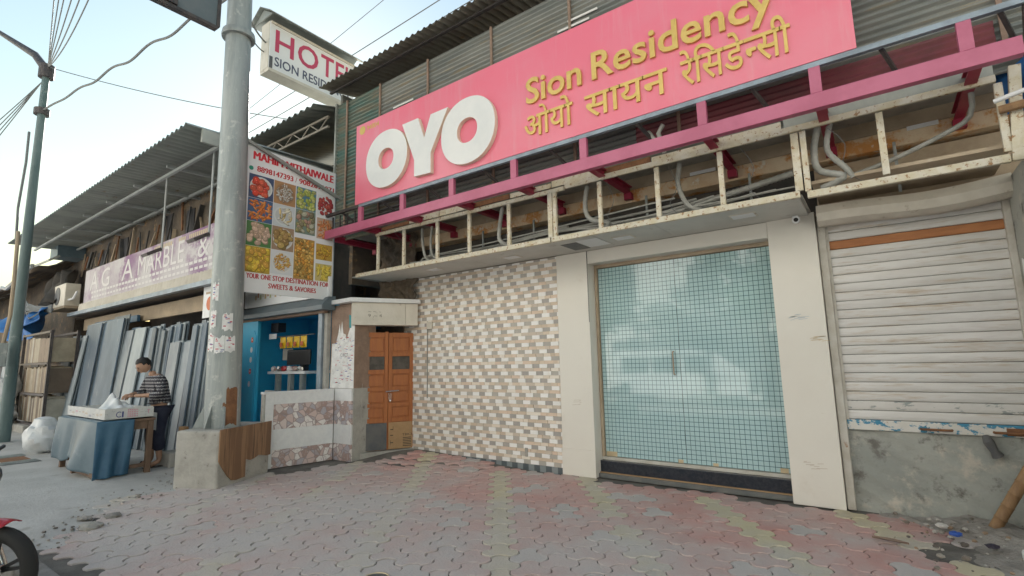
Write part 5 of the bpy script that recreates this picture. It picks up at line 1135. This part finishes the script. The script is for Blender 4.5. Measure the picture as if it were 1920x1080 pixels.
for k in range(4): wire(top+Vector((-.1, -.05, -.3)), (-24-.8*k, .2+.15*k, 5.6-.5*k), .25, .012, 'wire running left from the lamp post, %s of four from the top' % words[k])
wire((-32, 7.2, 9.2), (3, 7.2, 9.75), .35, .012, 'upper of two long wires passing behind the HOTEL sign'); wire((-32, 7.2, 8.8), (3, 7.2, 9.25), .35, .012, 'lower of two long wires passing behind the HOTEL sign'); wire((-34, 10, 11.5), (4, 10, 16), .5, .012, 'faint high wire crossing the sky behind the HOTEL sign')
wire(pole_at(7.4)+Vector((0, -.2, .2)), (XF-.14, HY0, 7.3), .15, .016, 'cable from the steel pole to the HOTEL sign'); wire(pole_at(7.2)+Vector((.1, -.2, .1)), (XF-.2, HY0, 7.15), .2, .012, 'second thinner cable from the steel pole to the HOTEL sign')

# ================================================================== FAR LEFT: OLD HOUSE, AC, TARPS
oh = thing('old_house', 'old house with sagging patched roof beyond the marble shop', 'house', (-26, 5, 0))
def oroof(a, b):
    x = -40+19.6*a; y = 3.6+4.2*b; return (x, y, 4.55-.35*math.sin(a*math.pi)*(1-b)+1.9*b+.06*math.sin(x*3+y*7)+.05*math.sin(x*11))
orf = MB().grid(oroof, 60, 24).build('roof', 'grime_wall', oh, smooth=True)
orf.modifiers.new('thickness', 'SOLIDIFY').thickness = .06
for k in range(46):
    a, b = hsh('ra', k), hsh('rb', k)*.9; p = oroof(a, b); m = ['tin_dark', 'tarp_grey', 'rust', 'cement', 'roof_sheet', 'tan_fascia'][k % 6]; l = .5+1.6*hsh('rl', k)
    MB().obox((p[0], p[1], p[2]+.04), (l, .2*(hsh('rr', k)-.5), .05*(hsh('r2', k)-.5)), (0, .22+.3*hsh('rw', k), .16), (0, -.02, .05)).build('patch', m, orf)
MB().tube([oroof(i/30, 0) for i in range(31)], .07, 6).build('gutter', 'tube_grey', oh)
B('wall', (-40, 4.7, 0), (-20.3, 4.9, 5.2), 'grime_wall', oh)
for k in range(4): B('window', (-37+4*k, 4.68, 1.0), (-36+4*k, 4.699, 2.2), 'jalousie', oh)
B('skylight_slab', (-20.3, 3.95, 4.9), (-19.5, 4.6, 5.3), 'tarp_grey', oh)
ac = thing('air_conditioner', 'white outdoor air conditioner unit on a ledge left of the purple sign', 'air conditioner', (-19.0, 4.2, 3.3))
B('casing', (-19.6, 4.0, 3.32), (-18.5, 4.35, 3.98), 'cream_paint', ac, .02); MB().tube([(-19.2, 3.998, 3.65), (-19.2, 3.985, 3.65)], .26, 20).build('fan_grille', 'tin_dark', ac); B('bracket', (-19.7, 3.95, 3.24), (-18.2, 4.4, 3.31), 'tan_fascia', ac)
MB().tube([(-18.5, 4.1, 3.5), (-18.1, 4.1, 3.5), (-18.0, 4.15, 3.7)], .03, 8).build('pipe', 'vinyl_white', ac)
def tarp(x0, x1, y, z0, z1, mat, label, seed):
    o = MB().grid(lambda a, b: (x0+(x1-x0)*a, y-.35*(1-b)+.12*math.sin(a*17+seed)+.08*math.sin(a*31+b*7), z0+(z1-z0)*b-.25*math.sin(a*math.pi)*(1-b)+.1*math.sin(a*13+seed)*(1-b)), 50, 14).build('tarpaulin', mat, smooth=True)
    o.modifiers.new('thickness', 'SOLIDIFY').thickness = .01
    return tag(o, label, 'tarpaulin')
tarp(-21.6, -18.4, 3.75, 2.65, 3.25, 'tarp_bright', 'crumpled bright blue tarpaulin hanging over the tile rack', 1); tarp(-27, -22.0, 3.7, 2.75, 3.3, 'tarp_bright', 'faded blue tarpaulin hanging left of the lamp post', 3)
tarp(-20.6, -19.2, 4.3, 3.6, 4.5, 'shop_dark', 'dark netting draped below the old roof beside the air conditioner', 5)
cb = MB(); 
for k in range(14): cb.tube([(-22+.3*hsh('e', k), 3.6, 2.8+1.4*hsh('f', k)), (-20+.5*hsh('g', k), 3.5, 2.9+.6*hsh('h', k)), (-18.2, 3.7, 3.0+.3*hsh('i', k))], .02, 5)
tag(cb.build('cable_tangle', 'cable_grey', smooth=True), 'tangle of service cables above the tile rack', 'cables')
nb = thing('neighbour_block', 'plain low block closing the street beyond the old house', 'building', (-48, 6, 0)); B('wall', (-60, 4, 0), (-41, 9, 4.6), 'opp_wall', nb); B('roof', (-60.3, 3.7, 4.601), (-40.8, 9.3, 4.9), 'cement', nb)
# drain grating and gully on the concrete floor
dg_ = thing('drain_grating', 'rusty drain grating in the concrete left of the table', 'grating', (-12.2, 2.2, 0))
B('frame', (-12.9, 1.95, .004), (-11.6, 2.45, .016), 'tin_dark', dg_); B('plate', (-12.5, 2.02, .0165), (-11.95, 2.38, .026), 'rust', dg_)
for i in range(9): B('slot_bar', (-12.88+.035*i, 1.97, .0165), (-12.865+.035*i, 2.43, .028), 'galvanised', dg_); B('slot_bar', (-11.93+.035*i, 1.97, .0165), (-11.915+.035*i, 2.43, .028), 'galvanised', dg_)
bk = 0
for k, (x, y, r) in enumerate(((-6.35, 1.75, .09), (-6.6, 2.0, .07), (-6.75, 1.8, .06))):
    tag(rock((x, y, .01), r, 'bk%d' % k, 1.3, 1, .35).build('broken_piece', ['cement', 'kerb', 'dirt'][k % 3], smooth=False), ['largest broken lump at the ragged edge of the pavers', 'middle sized broken lump at the ragged edge of the pavers', 'smallest broken lump at the ragged edge of the pavers'][k], 'rubble', 'broken lumps at the paver edge')
rub = MB()
for k in range(200):
    y = 1.3+1.9*hsh('uy', k); x = paver_left(y)+.75*(hsh('ux', k)-.55); mb = rock((x, y, .008), .004+.014*hsh('ur', k)**3, k, 1.2, 1, .5); rub.c = [(.33, .31, .28), (.24, .22, .19), (.16, .14, .12), (.4, .39, .36)][k % 4]; rub.add(mb.v, mb.f)
o = rub.build('grit', 'print', colattr=True); tag(o, 'loose grit along the broken edge of the pavers', 'grit'); o['kind'] = 'stuff'

# ================================================================== MOTORCYCLE AT THE KERB
MC = Vector((-5.02, .86, -.14)); hdg = Vector((.80, .60, 0)).normalized(); lat = Vector((-hdg.y, hdg.x, 0)); Zv = Vector((0, 0, 1))
mc = thing('motorcycle', 'red and black motorcycle parked at the kerb, front wheel showing at lower left', 'motorcycle', MC)
def mp(f, s, z): return MC+hdg*f+lat*s+Zv*z
def wheel(f, R0=.30):
    c = mp(f, 0, R0)
    t = MB(); ns, nt_ = 40, 10
    def fn(a, b):
        th, ph = 2*math.pi*a, 2*math.pi*b; r = R0-.045+.045*math.cos(ph); return c+(hdg*math.cos(th)+Zv*math.sin(th))*r+lat*(.05*math.sin(ph))
    t.grid(fn, ns, nt_); ty = t.build('tyre', 'rubber', mc, smooth=True)
    rm = MB().tube([c+(hdg*math.cos(t)+Zv*math.sin(t))*(R0-.085) for t in [2*math.pi*i/40 for i in range(41)]], .02, 8, caps=False); rim = rm.build('rim', 'moto_black', mc, smooth=True)
    for s in (-1, 1): MB().tube([c+lat*s*.028+(hdg*math.cos(t)+Zv*math.sin(t))*(R0-.07) for t in [2*math.pi*i/40 for i in range(41)]], .005, 6, caps=False).build('rim_stripe', 'moto_red', rim, smooth=True)
    for i in range(5):
        t0 = 2*math.pi*i/5+.3
        for dt in (-.13, .13): MB().bar(c+(hdg*math.cos(t0)+Zv*math.sin(t0))*.04, c+(hdg*math.cos(t0+dt)+Zv*math.sin(t0+dt))*(R0-.09), .022, .03, lat).build('spoke', 'moto_black', rim)
    MB().tube([c-lat*.07, c+lat*.07], .035, 14).build('hub', 'steel', rim, smooth=True); MB().tube([c-lat*.05, c-lat*.045], .11, 24).build('brake_disc', 'steel', rim)
wheel(0); wheel(-1.28)
def fend(a, b):
    th = R(72+96*a); s = (b-.5)*.15; r = .335+.012*math.cos(b*math.pi*2)*-1; return mp(0, s, .30)+(hdg*math.cos(th)+Zv*math.sin(th))*r
f_ = MB().grid(fend, 20, 6).build('fender', 'moto_red', mc, smooth=True); f_.modifiers.new('thickness', 'SOLIDIFY').thickness = .006
for s in (-.085, .085): MB().tube([mp(0, s, .30), mp(-.30, s, .98)], [.026, .022], 10).build('fork', 'steel', mc, smooth=True)
MB().ball(mp(-.18, 0, .92), (.13, .13, .12), 14, 10).build('headlight', 'window_glass', mc, smooth=True)
MB().tube([mp(-.36, -.36, 1.08), mp(-.30, -.2, 1.04), mp(-.30, .2, 1.04), mp(-.36, .36, 1.08)], .014, 8).build('handlebar', 'moto_black', mc, smooth=True)
MB().ball(mp(-.55, 0, .84), (.26, .22, .14), 16, 10).build('fuel_tank', 'moto_red', mc, smooth=True)
MB().grid(lambda a, b: mp(-.75-.65*a, (b-.5)*.26, .80+.06*a-.06*(2*b-1)**2+.03*math.sin(a*6)), 14, 8).build('seat', 'moto_black', mc, smooth=True)
MB().ball(mp(-.6, 0, .42), (.22, .18, .18), 12, 8).build('engine', 'tin_dark', mc, smooth=True); MB().bar(mp(-.4, 0, .8), mp(-.5, 0, .35), .05).build('frame', 'moto_black', mc); MB().bar(mp(-.5, 0, .35), mp(-1.28, 0, .32), .05).build('swing_arm', 'moto_black', mc)
MB().tube([mp(-.5, -.12, .28), mp(-1.3, -.16, .36)], .04, 10).build('exhaust', 'steel', mc, smooth=True); MB().ball(mp(-1.25, 0, .72), (.2, .14, .08), 10, 8).build('tail', 'moto_red', mc, smooth=True)

# ================================================================== ACROSS THE STREET (seen in the glass)
ob_ = thing('opposite_building', 'long white building across the street, mirrored in the glass and made tall to bounce sunlight', 'building', (-6, -9, 0))
B('wall', (-48, -17, -.14), (34, -9, 13.2), 'opp_wall', ob_); B('parapet', (-48.2, -17.2, 13.201), (34.2, -8.85, 13.5), 'opp_wall', ob_)  # height, nearness and whiteness set to bounce sun onto the hotel front
for k in range(22):
    for fl_ in range(4):
        x = -46+k*3.6; z = 1.0+3.1*fl_; w_ = B('window', (x, -9.03, z), (x+1.3, -8.99, z+1.3), 'window_glass', ob_); B('sill', (x-.1, -8.989, z-.1), (x+1.4, -8.85, z-.001), 'cement', w_)
vn = thing('parked_van', 'white van parked across the street mirrored in the glass door', 'van', (-5.6, -5.6, -.14))
VP = [(-8.0, .25), (-3.45, .25), (-3.40, .95), (-3.75, 1.15), (-4.45, 1.75), (-8.0, 1.80)]
MB().prism(VP, (0, -6.4, -.0), RX, UZ, (0, 1.6, 0)).build('body', 'white_acrylic', vn, bevel=.06)
for a, b in ((-7.7, -6.7), (-6.55, -5.6), (-5.45, -4.75)): B('window', (a, -4.798, 1.0), (b, -4.79, 1.55), 'window_glass', vn)
for x in (-7.3, -4.2): 
    for y in (-6.35, -4.95): MB().tube([(x, y-.09, .16), (x, y+.09, .16)], .3, 20).build('wheel', 'rubber', vn, smooth=True)
def tree(x, y, h, seed, label):
    t = thing('street_tree', label, 'tree', (x, y, -.14), 'trees across the street'); rr = random.Random(seed)
    tr = MB(); tr.tube([(x, y, -.14), (x+.1, y, h*.25), (x-.1, y+.1, h*.5), (x, y, h*.75)], [.24, .19, .13, .05], 9)
    for i in range(6):
        a = i*1.05; tr.tube([(x, y, h*(.35+.06*i)), (x+math.cos(a)*h*.15, y+math.sin(a)*h*.15, h*(.5+.05*i)), (x+math.cos(a)*h*.26, y+math.sin(a)*h*.26, h*(.58+.05*i))], [.09, .06, .02], 6)
    tr.build('trunk', 'bark', t, smooth=True); lf = MB()
    cl = [Vector((x+rr.uniform(-1, 1)*h*.3, y+rr.uniform(-1, 1)*h*.3, h*rr.uniform(.5, .98))) for _ in range(26)]
    for c in cl:
        for _ in range(130):
            d = Vector((rr.gauss(0, 1), rr.gauss(0, 1), rr.gauss(0, .8)))*h*.055; p = c+d; a = Vector((rr.uniform(-1, 1), rr.uniform(-1, 1), rr.uniform(-1, 1))).normalized()*.13; b = a.cross(Vector((rr.uniform(-1, 1), rr.uniform(-1, 1), rr.uniform(-1, 1)))).normalized()*.07
            lf.add([p-a, p+b, p+a, p-b], [(0, 1, 2, 3)])
    lf.build('crown', 'leaf', t)
for k, (x, y, h) in enumerate(((-3.2, -6.6, 5.6), (3.6, -6.8, 6.0), (-10, -6.6, 5.8))): tree(x, y, h, k, 'leafy street tree across the road, %s from the left in the reflection' % words[k])
